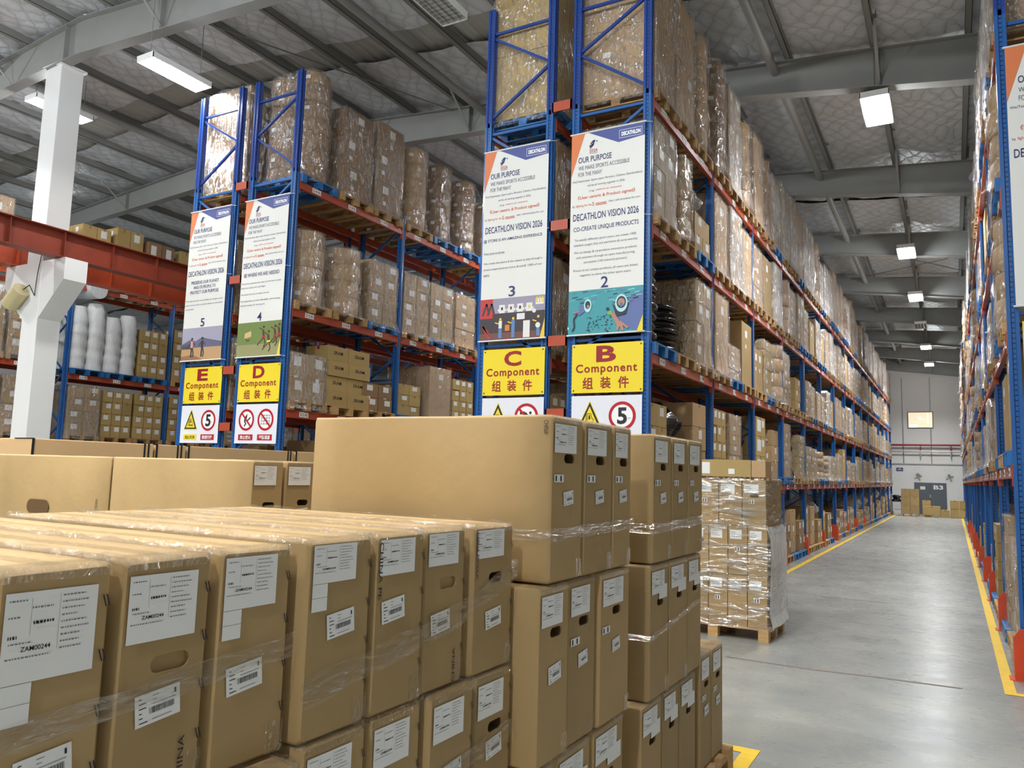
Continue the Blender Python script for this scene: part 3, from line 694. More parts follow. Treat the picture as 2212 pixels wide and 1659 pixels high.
def fill(xc, levels, kinds, letter, nlv, bays, yo=Y0, det=5, near=99, tsc=1.0, seed=1):
    rnd = random.Random(seed+ord(letter))
    names = {0: 'the floor', 1: 'first beam', 2: 'second beam', 3: 'third beam', 4: 'top beam'}
    for li in range(nlv):
        z = 0 if li == 0 else levels[li-1]
        spec = kinds.get(li, [])
        top = (li == len(levels)); n = 0
        for k in bays:
            for q in range(3):
                idx = k*3+q
                e = spec[idx] if idx < len(spec) else None
                if e == '-': continue
                if e is None:
                    pool = {0: ['g1', 'g2', 'g3', 's', 'mx', 'big2', '-', 'g1'], 4: ['m18', 'm16', 'b2', 'm18', 'dr5', 'm16', 'b2t', 'dr7']}.get(4 if top else li, ['b4', 'b6', 'bigw', 'dr4', 'b4m', 'big', 'b6y', 'b4m', 'b4'])
                    e = rnd.choice(pool)
                    if e == '-': continue
                pal = rnd.choice(['wooden', 'wooden', 'blue'])
                sc = 1.0
                if isinstance(e, tuple): e, pal, sc = (e+(1.0,))[:3]
                elif e in PBIG: sc = rnd.uniform(.84, 1.04)
                if idx >= len(spec) and not top: sc *= rnd.uniform(*((.7, 1.25), (.5, .85), (.6, .9), (.7, 1.0))[li])
                if (not top) and li > 0 and e in ('m18', 'm16', 'b2', 'b2t', 'dr5', 'dr7', 'b3'): sc = min(sc, .7)
                if top and li > 1: sc *= tsc
                if k >= near:
                    far_load(e, pal, xc+(rnd.random()-.5)*.03, yo+.5+q*.9+k*PITCH, z, sc); continue
                load(e, pal, xc+(rnd.random()-.5)*.03, yo+.5+q*.9+k*PITCH, z, '%s on %s, rack %s' % (ordw(idx+1), names[li], letter), 'pallet loads on rack '+letter, ind=k < det, sc=sc, rz=math.pi if letter == 'A' else 0)
PBIG = ('m18', 'm16', 'b2', 'b2t', 'dr5', 'dr7', 'b4', 'b4m', 'b6', 'bigw')
w_, b_l = 'wooden', 'blue'
BK = {4: [('b2t', w_, 1.04), ('b2', w_, 1.05), ('dr5', w_, 1.1), ('dr7', w_, 1.05), ('m18', w_, 1.04), ('dr5', w_, .98), ('b2t', w_, .95), ('dr1', w_, 1.1), ('m16', b_l), ('m18', w_), ('m18', w_, 1.02), ('b2', b_l), ('m18', w_), ('m18', w_)],
      3: [('b4', w_, 1.03), ('dr4', w_), ('mx', b_l), ('bigw', w_, 1.0), ('b4m', w_), ('bigw', w_, .95), ('b6', w_), ('big', w_, 1.0), ('b4m', w_), ('dr4', w_), ('b6', w_), ('b4', b_l)],
      2: [('ty', b_l, 1.0), ('ty', w_, .66), ('b4', w_), ('bigw', w_, 1.0), ('b6', b_l, .5), ('big', w_, .95), ('big2', w_, .95), ('b6y', b_l), ('dr4', w_), ('b6', w_), ('ty', w_, .5), ('g3', w_)],
      1: [('g3', w_, 1.05), ('bg', w_, 1.0), ('g2', w_, 1.05), ('y3', w_, .95), ('b6', w_, .85), ('bg', w_, .9), '-', ('mx', w_, .8), ('g2', b_l), ('b6', b_l), ('bg', w_), ('b6y', w_, .9)],
      0: [('g2', w_), ('g1', w_), ('g2', b_l), ('g1', w_), '-', ('g2', w_, .8), ('b4m', b_l, .75), ('g3', b_l, .9), ('bg', b_l, .6), ('g1', w_, 1.1), ('g2', b_l), ('g1', b_l, 1.1), ('g3', w_, 1.2), ('g2', w_), ('mx', w_)]}
fill(-3.6, LB, BK, 'B', 5, range(NB), near=9)
CK = {4: [('bigc', b_l, 1.25), ('b2', w_), ('b2t', w_)], 3: [('bigw', w_)]*3, 2: [('bigw', w_), ('b6', w_), ('b4', w_)], 1: [('y3', w_, .9), ('b4', w_), ('g2', w_)], 0: [('g2', w_)]*3}
fill(-4.97, LC, CK, 'C', 5, range(NB), near=1)
DK = {4: [('dr7', b_l, 1.05), ('b3', w_), ('b3', w_, 1.08), ('dr5', w_), ('dr1', b_l, 1.1), ('dr1', b_l, 1.08), ('bigw', w_)],
      3: [('dr4', w_, 1.05), ('dr4', w_, 1.0), ('b4', b_l, .95), ('b4', w_, .95), ('b4', b_l, .95), ('b6', w_, .98)],
      2: [('s', w_, 1.25), '-', ('g1', w_, .8), ('g3', b_l, .75), ('bigw', b_l, .85), ('y3', w_, .85)],
      1: [('g1', w_, 1.3), ('g2', w_, 1.1), ('g1', w_, 1.3)], 0: []}
fill(-9.52, LD, DK, 'D', 5, range(3), det=3)
EK = {4: [('b3', w_, 1.18), ('bigw', w_, 1.4), ('b3', w_, 1.1)], 3: [('b6', w_), ('b4', w_), ('b4', w_)], 2: [('b4', w_, .9), ('b6', w_), ('b4', w_)], 1: [('g3', w_), ('g2', w_), ('g2', w_)], 0: [('g1', w_)]}
fill(-10.88, LD, EK, 'E', 5, range(1), det=2)
AK = {4: [('b3', w_, 1.0), ('m18', b_l), ('m18', w_)], 3: [('dr4', b_l, .95), ('b4', w_, .8), ('b6', b_l, .8)], 2: [('dr4', w_, .95), ('bg', b_l, .8), ('b4', w_, .8)],
      1: [('big', b_l, .88), ('big', w_, .72), ('ty', b_l, .85), ('b6', w_, .8), ('bg', w_, .5)], 0: [('b4', w_, .9), ('g3', w_, 1.1), ('b6', b_l, 1.1), ('g2', w_, 1.3), ('g2', w_), ('y3', b_l)]}
fill(1.03, LR, AK, 'A', 5, range(NB), det=3, near=4, tsc=.84)
KK = {3: [('g3', w_, 1.75), ('g3', w_, 1.95), ('g1', w_, 2.3), ('g3', w_, 1.8), ('g3', w_, 1.6), ('y3', w_, 1.1)], 2: [('fo', b_l, 1.12), ('fo', b_l, 1.03), ('y3', b_l, 1.2), ('y3', w_, 1.35), ('y3', b_l, 1.35), ('y3', w_, 1.3)],
      1: [('b4', w_, 1.0), ('y3', w_, 1.1), ('y3', w_, 1.1), ('y3', w_, 1.1), ('y3', w_, 1.1)], 0: [('g2', w_), ('g1', w_), ('g2', w_)]}
LK = [2.2, 3.8, 6.0]
fill(XK-.5, LK, KK, 'K', 4, range(4), yo=10.95, det=2)
JK = {3: ['-', '-', '-', '-', ('bigw', w_, 1.2), '-'], 2: [('b4', w_, 1.3)]*6, 1: [('b4', w_, 1.05)]*6, 0: [('b4', w_, 1.0)]*6}
fill(XK-.5, [2.2, 3.95, 6.0], JK, 'J', 4, range(2), yo=4.85, det=2)

me = bpy.data.meshes.new('distant_pallet_loads'); me.from_pydata(FARV, [], FARF)
for m_ in FARMATS: me.materials.append(m_)
me.polygons.foreach_set('material_index', FARM); me.update()
o = bpy.data.objects.new('distant_pallet_loads', me); COL.objects.link(o); o['kind'] = 'stuff'
tag(o, 'pallet loads packed along the far parts of the long racks', 'pallet load')
# ================================================================== BANNERS AND SIGNS
UX, UZ = (1,0,0), (0,0,1)
def banner(num, x0, x1, sub, paras, scene, place, full=True):
    w = x1-x0; z1, z0 = 6.06, 3.455; H = z1-z0; Yb = Y0-.085
    t = thing('banner', 'white hanging banner with orange corner, numbered %s, %s' % (num, place) if full else place, 'banner', (x0, Yb, z0), 0, 'hanging purpose banners')
    b = MB(); b.box(0, w, 0, .003, 0, H); b.build('sheet', BANW, t)
    O = (0, -.002, H); Dn = (0,0,-1)
    def T(mb, s, xa, xb, yc, h, m=0, bold=0): put_text(mb, s, O, UX, UZ, xa*w, xb*w, -yc-h/2, -yc+h/2, m, bold)
    b = MB(); poly(b, [(.22*w,0),(w,0),(w,-.17),(.65*w,-.205)][::-1], O, UX, UZ); b.build('blue_header', BANB, t)
    b = MB(); poly(b, [(0,0),(0,-.57),(.19*w,0)], O, UX, UZ); b.build('orange_corner', BANO, t)
    O = (0, -.004, H); b = MB()
    T(b, 'DECATHLON', .69, .945, .108, .055, 0, .055)
    for a, c, d, e in ((.66,.965,.055,.06),(.66,.965,.155,.16)): rect(b, a*w, c*w, -e, -d, O, UX, UZ)
    for a, c in ((.66,.664),(.961,.965)): rect(b, a*w, c*w, -.16, -.055, O, UX, UZ)
    b.build('shop_name', WHITEP, t)
    b = MB()                                                # emblem
    for pts in ([(.27,-.16),(.31,-.12),(.33,-.13)], [(.25,-.19),(.30,-.17),(.32,-.13)], [(.26,-.215),(.29,-.19),(.31,-.165)]): stroke(b, [(x*w, y) for x, y in pts], .018, O, UX, UZ)
    poly(b, [(.34*w,-.13),(.36*w,-.125),(.365*w,-.15)], O, UX, UZ); T(b, 'VISION', .255, .36, .285, .014)
    b.build('emblem', NAVYT, t)
    b = MB(); T(b, '2026', .25, .365, .25, .04); b.build('emblem_year', REDS, t)
    b = MB()
    T(b, 'OUR PURPOSE', .1, .56, .355, .075, 0, .007); b.build('title', NAVYT, t); b = MB(); T(b, 'DECATHLON VISION 2026', .04, .93, 1.10, .09, 0, .007); b.build('vision_line', NAVYT, t); b = MB()
    for (s, xa, xb, yc, h) in sub: T(b, s, xa, xb, yc, h, 0, .004)
    if sub: b.build('slogan', NAVYT, t)
    b = MB(); T(b, num[0] if full else '1', .44, .54, 1.96, .14, 0, .01); b.build('number', NAVYT, t)
    b = MB()
    T(b, 'WE MAKE SPORTS ACCESSIBLE', .1, .8, .46, .052); T(b, 'FOR THE MANY', .1, .43, .545, .052)
    T(b, 'We(Teammates, Sport users, Partners, Citizens, Shareholders)', .02, .97, .635, .036); T(b, 'will be all winning together in 2026', .23, .74, .705, .034)
    T(b, 'if we', .26, .33, .775, .028); T(b, 'by', .03, .06, .955, .034); T(b, 'that I will introduce for you:', .53, .95, .945, .034)
    for (s, xa, xb, yc, h) in paras: T(b, s, xa, xb, yc, h)
    b.build('body_text', GREYT, t)
    b = MB(); T(b, 'reinforce our uniqueness', .35, .7, .775, .03); T(b, '《User centric & Product signed》', .1, .88, .85, .06, 0, .01)
    T(b, 'fighting for the', .075, .295, .955, .036); T(b, '5 causes', .305, .5, .95, .05, 0, .012); b.build('orange_text', ORNT, t)
    if scene: scene(t, w, H)
    for z, nm in ((H, 'top_rail'), (0, 'bottom_rail')):
        b = MB(); b.tube((-.02, 0, z), (w+.02, 0, z), .011, 8); b.build(nm, LAMPW, t)
    b = MB()
    for z in (H, 0, H*.55):
        b.tube((w, .0, z), (w+.09, .03, z-.01), .003, 4)
    b.build('tie_cord', PAPER, t)
    return t
def pmat(n, rgb): return mat(n, rgb, .5)
def photo(t, w, H, mats, draw):
    b = MB(); O = (0, -.003, 0); rect(b, 0, w, 0, .56, O, UX, UZ, 0)
    class Q: pass
    lay = [0]
    def R(x0, x1, y0, y1, m): lay[0] += 1; rect(b, x0*w, x1*w, y0, y1, (0, -.003-lay[0]*.00008, 0), UX, UZ, m)
    def Pl(pts, m): lay[0] += 1; poly(b, [(x*w, y) for x, y in pts], (0, -.003-lay[0]*.00008, 0), UX, UZ, m)
    def D(x, y, r, m, ry=None): lay[0] += 1; disc(b, x*w, y, r, (0, -.003-lay[0]*.00008, 0), UX, UZ, m, 18, ry)
    def St(pts, wd, m): lay[0] += 1; stroke(b, [(x*w, y) for x, y in pts], wd, (0, -.003-lay[0]*.00008, 0), UX, UZ, m)
    draw(R, Pl, D, St); b.build('photo_print', mats, t)
SEA = [pmat('print_sea', (64,150,160)), pmat('print_sea_deep', (92,110,160)), pmat('print_sea_light', (110,200,204)), pmat('print_dark', (40,40,62)), pmat('print_skin', (176,130,112)), pmat('print_mask', (170,222,222)), pmat('print_yellow', (228,210,60)), pmat('print_green', (110,170,90))]
def swim(R, Pl, D, St):
    rnd = random.Random(3)
    Pl([(.7,.4),(1,.5),(1,0),(.75,.05),(.6,.2)], 1)
    for _ in range(46): x, y = rnd.random()*.9, .36+rnd.random()*.18; St([(x,y),(x+.05+.05*rnd.random(),y+.008)], .006+.008*rnd.random(), rnd.choice([2,2,3,1]))
    for _ in range(60): x, y = .25+rnd.random()*.35, .02+rnd.random()*.22; St([(x,y),(x+.018,y+.006)], .007, 3)
    Pl([(.12,.27),(.16,.24),(.28,.33),(.24,.39),(.15,.33)], 1); St([(.13,.27),(.08,.2),(.09,.1),(.06,.05)], .022, 3); St([(.15,.3),(.06,.27)], .014, 4); D(.27,.36,.05,5,.085); D(.27,.37,.034,3,.05); D(.275,.35,.016,4,.02)
    Pl([(.6,.36),(.68,.3),(.82,.36),(.78,.22),(.66,.2)], 3); D(.72,.36,.08,5,.11); D(.72,.37,.06,3,.075); D(.72,.37,.045,4,.05); D(.72,.34,.02,1,.03)
    St([(.6,.25),(.68,.12)], .05, 4); Pl([(.66,.15),(.72,.14),(.82,.06),(.8,.04),(.74,.09),(.76,.02),(.73,.02),(.7,.08),(.68,.02),(.66,.04)], 4); D(.54,.3,.02,3); D(.57,.25,.03,7); Pl([(.92,0),(1,0),(1,.2)], 6)
SHOP = [pmat('print_shelf', (150,146,166)), pmat('print_shelf_dark', (58,50,56)), pmat('print_red', (190,50,44)), pmat('print_white', (224,224,220)), pmat('print_yel', (226,196,64)), pmat('print_blu', (90,130,180)), pmat('print_bag', (206,130,50)), pmat('print_floor', (110,70,66))]
def shop(R, Pl, D, St):
    R(0,1,0,.36,1); R(0,1,0,.1,7); R(0,.2,.3,.56,2); 
    for x in (.04,.12): St([(x,.34),(x+.06,.5),(x+.1,.36)], .03, 1)
    for k in range(4): x = .3+k*.14; R(x,x+.09,.36,.47,3); St([(x-.02,.4),(x+.11,.4)], .03, 3); R(x+.03,x+.06,.4,.44,[1,7,1,4][k])
    R(.86,.98,.44,.52,3)
    for k in range(3): R(.87+k*.04,.89+k*.04,.46,.54,4)
    for x, m in ((.3,3),(.5,5),(.88,1)): R(x,x+.05,.16,.26,m); D(x+.025,.28,.018,4); R(x,x+.05,.03,.16,5); St([(x,.22),(x-.06,.24)], .015, 4)
    R(.4,.47,.12,.2,6); R(.68,.78,.02,.24,3); D(.9,.17,.035,3); D(.84,.36,.028,3); St([(.16,.02),(.05,.2),(.14,.1)], .03, 2); R(.58,.7,.26,.34,3); Pl([(.93,0),(1,0),(1,.26)], 4)
PLAY = [pmat('print_grass', (112,132,72)), pmat('print_man', (84,56,50)), pmat('print_manred', (172,54,44)), pmat('print_goal', (206,180,120)), pmat('print_wht', (214,214,206)), pmat('print_yw', (228,214,60)), pmat('print_grass_low', (150,150,106))]
def play(R, Pl, D, St):
    R(0,1,0,.2,6); Pl([(.17,.3),(.33,.33),(.32,.42),(.18,.39)], 3); St([(.2,.3),(.24,.26),(.3,.28)], .02, 1)
    for x, y in ((.6,.3),(.72,.22),(.86,.3),(.95,.32)):
        St([(x,y+.12),(x+.02,y)], .045, 1); D(x+.01,y+.17,.024,1); R(x-.02,x+.05,y-.03,y+.03,2 if x != .72 else 5); St([(x+.02,y),(x-.08,y-.08),(x-.12,y-.12)], .022, 1); St([(x+.03,y),(x+.06,y-.1),(x+.02,y-.15)], .022, 1); St([(x,y+.12),(x-.09,y+.16)], .016, 1)
    Pl([(.93,0),(1,0),(1,.3)], 5)
RUNS = [pmat('print_sky', (160,158,178)), pmat('print_hill', (98,98,124)), pmat('print_sand', (186,150,110)), pmat('print_body', (50,46,52)), pmat('print_shirt', (206,150,140)), pmat('print_pine', (48,58,56)), pmat('print_sand_dark', (150,112,80))]
def runs(R, Pl, D, St):
    Pl([(0,.28),(.2,.36),(.35,.33),(.5,.39),(.7,.35),(1,.3),(1,.2),(0,.2)], 1); R(0,1,0,.22,2); Pl([(0,0),(.6,0),(.3,.1),(0,.08)], 6)
    for k in range(12): x = .01+k*.022; Pl([(x,.2),(x+.02,.2),(x+.01,.3)], 5)
    for x, m in ((.26,4),(.52,3)):
        R(x-.03,x+.03,.22,.33,m); D(x,.37,.026,3); St([(x,.22),(x-.01,.06)], .03, 3); St([(x+.02,.22),(x+.05,.12),(x+.03,.06)], .024, 3); St([(x-.03,.31),(x-.09,.24)], .016, 3); St([(x+.03,.31),(x+.08,.26)], .016, 3)
banner('2', -4.13, -3.15, [('CO-CREATE UNIQUE PRODUCTS', .05, .93, 1.26, .065)],
  [('To satisfy different sport users, we create 1000', .07, .9, 1.4, .036), ('labelled usages that are pertinent & turst-worthy', .06, .92, 1.465, .036), ('We co-design & co-produce innovative products', .06, .91, 1.56, .036),
   ('with partners through an open manufacturing', .09, .88, 1.625, .036), ('eco-system (100 industrial partners)', .2, .78, 1.69, .036), ('Proud of our unique products, all users are linked', .06, .92, 1.79, .036), ('together to serve the other sport users.', .15, .84, 1.855, .036)],
  lambda t, w, H: photo(t, w, H, SEA, swim), 'with two snorkellers')
banner('3', -5.425, -4.46, [('@ STORE IS AN AMAZING EXPERIENCE', .02, .93, 1.25, .05)],
  [('From store to stories:', .03, .36, 1.42, .036), ('We create the desire & the reason to play through a', .03, .94, 1.56, .036), ('unique experience,we know & satisfy 100% of our', .03, .94, 1.64, .036), ('users.', .03, .13, 1.72, .03)],
  lambda t, w, H: photo(t, w, H, SHOP, shop), 'with a picture of a toy shop')
banner('4', -10.04, -9.07, [('BE WHERE WE ARE NEEDED', .07, .88, 1.26, .06)],
  [('We serve in priority the many not the few to make', .02, .93, 1.4, .036), ('sports an equity not a privilege.', .02, .58, 1.47, .036), ('We reduce the price to reduce the cost.', .02, .68, 1.58, .036), ('We make blue products affordable, with amazing', .02, .93, 1.69, .036), ('value-for-money, for local sports.', .02, .6, 1.76, .036)],
  lambda t, w, H: photo(t, w, H, PLAY, play), 'with players on green grass')
banner('5', -11.38, -10.4, [('PRESERVE OUR PLANET', .13, .82, 1.26, .055), ('AND ITS PEOPLE TO', .19, .75, 1.345, .05), ('PROTECT OUR PURPOSE', .12, .83, 1.43, .055)],
  [('We want all users stay healthy for longer travel', .02, .95, 1.58, .034), ('sports, and we have a positive impact on the planet', .02, .95, 1.65, .034), ('and its people.', .02, .24, 1.72, .034)],
  lambda t, w, H: photo(t, w, H, RUNS, runs), 'with two runners in dry grass')
banner('1', .575, 1.55, [], [('Challenging daily ourselves', .3, .7, 1.4, .036), ('to serve', .3, .42, 1.47, .036)], None, 'cut-off white banner with orange corner at the right picture edge', False)
def sign(letter, x0, x1, z0=2.735, z1=3.34):
    t = thing('rack_sign', 'yellow Component sign with the red letter '+letter, 'sign', (x0, Y0-.07, z0), 0, 'yellow component signs'); w, h = x1-x0, z1-z0
    b = MB(); b.box(0, w, 0, .004, 0, h); b.build('board', YEL, t)
    b = MB(); O = (0, -.002, 0); put_text(b, letter, O, UX, UZ, w*.35, w*.63, h*.62, h*.95, 0, .035); b.build('row_letter', REDT, t); b = MB()
    put_text(b, 'Component', O, UX, UZ, w*.06, w*.92, h*.36, h*.585, 0, .022, 1.15); b.build('word', REDT, t); b = MB()
    for i, ch in enumerate('组装件'): put_text(b, ch, O, UX, UZ, w*(.16+.25*i), w*(.31+.25*i), h*.08, h*.32, 0, .018)
    b.build('lettering', REDT, t)
    b = MB()
    for x in (.03*w, .97*w):
        for z in (.05*h, .95*h): disc(b, x, z, .01, (0, -.003, 0), UX, UZ, 0, 10)
    b.build('screw', INK, t)
sign('B', -4.075, -3.15); sign('C', -5.365, -4.455); sign('D', -9.965, -9.05); sign('E', -11.27, -10.355)
def board(x0, x1, kinds, label, z0=2.08, z1=2.7):
    t = thing('safety_board', label, 'sign', (x0, Y0-.07, z0), 0, 'white safety boards'); w, h = x1-x0, z1-z0
    b = MB(); b.box(0, w, 0, .004, 0, h); b.build('board', BRDW, t)
    K = MB(); Rr = MB(); Y_ = MB(); Wt = MB(); O1, O2, O3, O4 = (0,-.002,0), (0,-.003,0), (0,-.0045,0), (0,-.006,0)
    for i, k in enumerate(kinds):
        cx, cy = w*(.27+.46*i), h*.6
        if k == 'fork':
            A = lambda s: [(cx-.15*s, cy-.14*s+.0), (cx+.15*s, cy-.14*s), (cx, cy+.17*s)]
            poly(Y_, A(1.12), O1, UX, UZ); poly(K, A(1.0), O2, UX, UZ); poly(Y_, [(cx-.112, cy-.118), (cx+.112, cy-.118), (cx, cy+.115)], O3, UX, UZ)
            stroke(K, [(cx-.045,cy+.03),(cx-.045,cy-.08)], .008, O4, UX, UZ); stroke(K, [(cx-.075,cy-.085),(cx-.04,cy-.085)], .008, O4, UX, UZ)
            stroke(K, [(cx-.03,cy+.03),(cx+.015,cy+.03),(cx+.03,cy-.03),(cx+.05,cy-.035),(cx+.05,cy-.075),(cx-.03,cy-.075),(cx-.03,cy+.03)], .007, O4, UX, UZ)
            disc(K, cx-.012, cy-.08, .014, O4, UX, UZ); disc(K, cx+.038, cy-.08, .014, O4, UX, UZ); poly(K, [(cx-.015,cy-.04),(cx+.01,cy-.04),(cx+.005,cy+.015),(cx-.01,cy+.01)], O4, UX, UZ)
            rect(Y_, cx-.16, cx+.16, h*.08, h*.23, O1, UX, UZ); put_text(K, '当心叉车', O3, UX, UZ, cx-.12, cx+.12, h*.11, h*.2, 0, .02)
        else:
            disc(Wt, cx, cy, .17, O1, UX, UZ); ring(Rr, cx, cy, .135, .172, O2, UX, UZ)
            if k == '5':
                put_text(K, '5', O3, UX, UZ, cx-.062, cx+.062, cy-.1, cy+.1, 0, .03); put_text(K, 'km', O3, UX, UZ, cx+.075, cx+.105, cy-.035, cy-.02)
                txt = '限速行驶'
            elif k == 'fire':
                poly(K, [(cx-.05,cy+.0),(cx-.02,cy+.06),(cx+.02,cy+.1),(cx+.01,cy+.03),(cx-.02,cy-.01),(cx+.0,cy-.06),(cx-.04,cy-.045)], O3, UX, UZ); stroke(K, [(cx-.04,cy-.1),(cx+.0,cy-.05)], .022, O3, UX, UZ); stroke(K, [(cx+.02,cy-.02),(cx+.09,cy+.04)], .022, O3, UX, UZ); txt = '禁止烟火'
            elif k == 'goods':
                for q in range(4): stroke(K, [(cx-.09,cy+.07-q*.045),(cx+.09,cy+.07-q*.045)], .006, O3, UX, UZ); stroke(K, [(cx-.09+q*.06,cy+.08),(cx-.09+q*.06,cy-.08)], .006, O3, UX, UZ)
                txt = '消防通道\n严禁堵塞'
            else:
                disc(K, cx+.06, cy+.05, .018, O3, UX, UZ); stroke(K, [(cx+.03,cy+.0),(cx-.02,cy+.05),(cx-.09,cy+.05)], .035, O3, UX, UZ); stroke(K, [(cx-.09,cy+.01),(cx+.02,cy+.01)], .012, O3, UX, UZ); txt = '禁止乘坐'
            if k != '5': stroke(Rr, [(cx-.105,cy+.105),(cx+.105,cy-.105)], .03, O4, UX, UZ)
            rect(Rr, cx-.16, cx+.16, h*.08, h*.23, O1, UX, UZ); put_text(Wt, txt, O3, UX, UZ, cx-.12, cx+.12, h*.105, h*.205, 0, .02)
    for m_, nm, mt in ((K, 'black_print', INK), (Rr, 'red_print', REDS), (Y_, 'yellow_print', YEL), (Wt, 'white_print', WHITEP)):
        if m_.v: m_.build(nm, mt, t)
board(-4.07, -3.16, ['fork', '5'], 'white safety board with forklift triangle and 5 limit, under sign B')
board(-5.36, -4.455, ['fork', 'ride'], 'white safety board half hidden by cartons, under sign C')
board(-9.97, -9.055, ['fire', 'goods'], 'white safety board with two red prohibition rings, under sign D')
board(-11.275, -10.36, ['fork', '5'], 'white safety board with forklift triangle and 5 limit, under sign E')
b = MB(); b.box(0, .9, 0, .004, 0, .71); t = b.build('rack_sign', YEL, loc=(.62, Y0-.07, 2.6)); tag(t, 'plain sliver of yellow sign at the right picture edge', 'sign', 'yellow component signs')
# ================================================================== FOREGROUND CARTONS
def slot(cx, cz, w, h, n=6):
    P = []; r = h/2
    for c, a0 in ((cx+w/2-r, -90), (cx-w/2+r, 90)):
        for i in range(n+1): a = math.radians(a0+180*i/n); P.append((c+r*math.cos(a), cz+r*math.sin(a)))
    return P
def panel_with_slots(mb, outer, slots, place, m=0, depth=.06, mi=1):
    """outer, slots: 2D loops; place(a,b,d) -> 3D with d = depth inwards"""
    loops = [[Vector((a, b_, 0)) for a, b_ in outer]]+[[Vector((a, b_, 0)) for a, b_ in s[::-1]] for s in slots]
    flat = [p for l in loops for p in l]; tris = tessellate_polygon(loops)
    mb.add([place(p.x, p.y, 0) for p in flat], [tuple(t_) for t_ in tris], m)
    for s in slots:
        n = len(s); vs = [place(a, b_, 0) for a, b_ in s]+[place(a, b_, .006) for a, b_ in s]+[place(a, b_, depth) for a, b_ in s]
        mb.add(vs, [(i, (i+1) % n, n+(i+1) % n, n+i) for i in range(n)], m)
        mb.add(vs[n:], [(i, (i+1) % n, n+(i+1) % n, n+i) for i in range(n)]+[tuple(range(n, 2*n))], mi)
def carton_body(L, W, H, seed, hole=None, side_hole=None):
    """front end at x=0 facing +x, long axis towards -x, y centred, z from 0"""
    rnd = random.Random(seed); b = MB(); r = .011; prof = []
    for cy, cz, a0 in ((W/2-r, H-r, 0), (-W/2+r, H-r, 90), (-W/2+r, r, 180), (W/2-r, r, 270)):
        for i in range(4): a = math.radians(a0+30*i); prof.append((cy+r*math.cos(a), cz+r*math.sin(a)))
    xs = [-L, -L+.01]+[-L+.01+(L-.02)*k/8 for k in range(1, 8)]+[-.01, 0]; R = []
    ph = rnd.random()*6
    for k, x in enumerate(xs):
        e = .009 if k in (0, len(xs)-1) else 0; row = []
        bul = .004*math.sin(math.pi*k/(len(xs)-1))
        for y, z in prof:
            sy = 1 if y > 0 else -1
            row.append((x, y-sy*e+sy*bul*math.sin(math.pi*z/H+ph*.1)+rnd.uniform(-.0012,.0012), min(max(z+(e if z < H/2 else -e), 0), H)+(rnd.uniform(-.0015,.0015) if z > H/2 else 0)))
        R.append(row)
    b.rings(R, 0, True, False, True)
    outer = [(y, z) for _, y, z in R[-1]]
    slots = [slot(.015, abs(hole), .09, .034)] if hole else []      # a negative height means the flap is still folded in
    panel_with_slots(b, outer, slots, lambda a, c, d: (-d, a, c), 0, .06 if (hole or 1) > 0 else .011, 1 if (hole or 1) > 0 else 0)
    if side_hole:
        x, z = side_hole; s = slot(x, z, .25, .09); n = len(s)
        b.add([(a, -W/2-.007, c) for a, c in s], [tuple(range(n))[::-1]], 1)
    return b
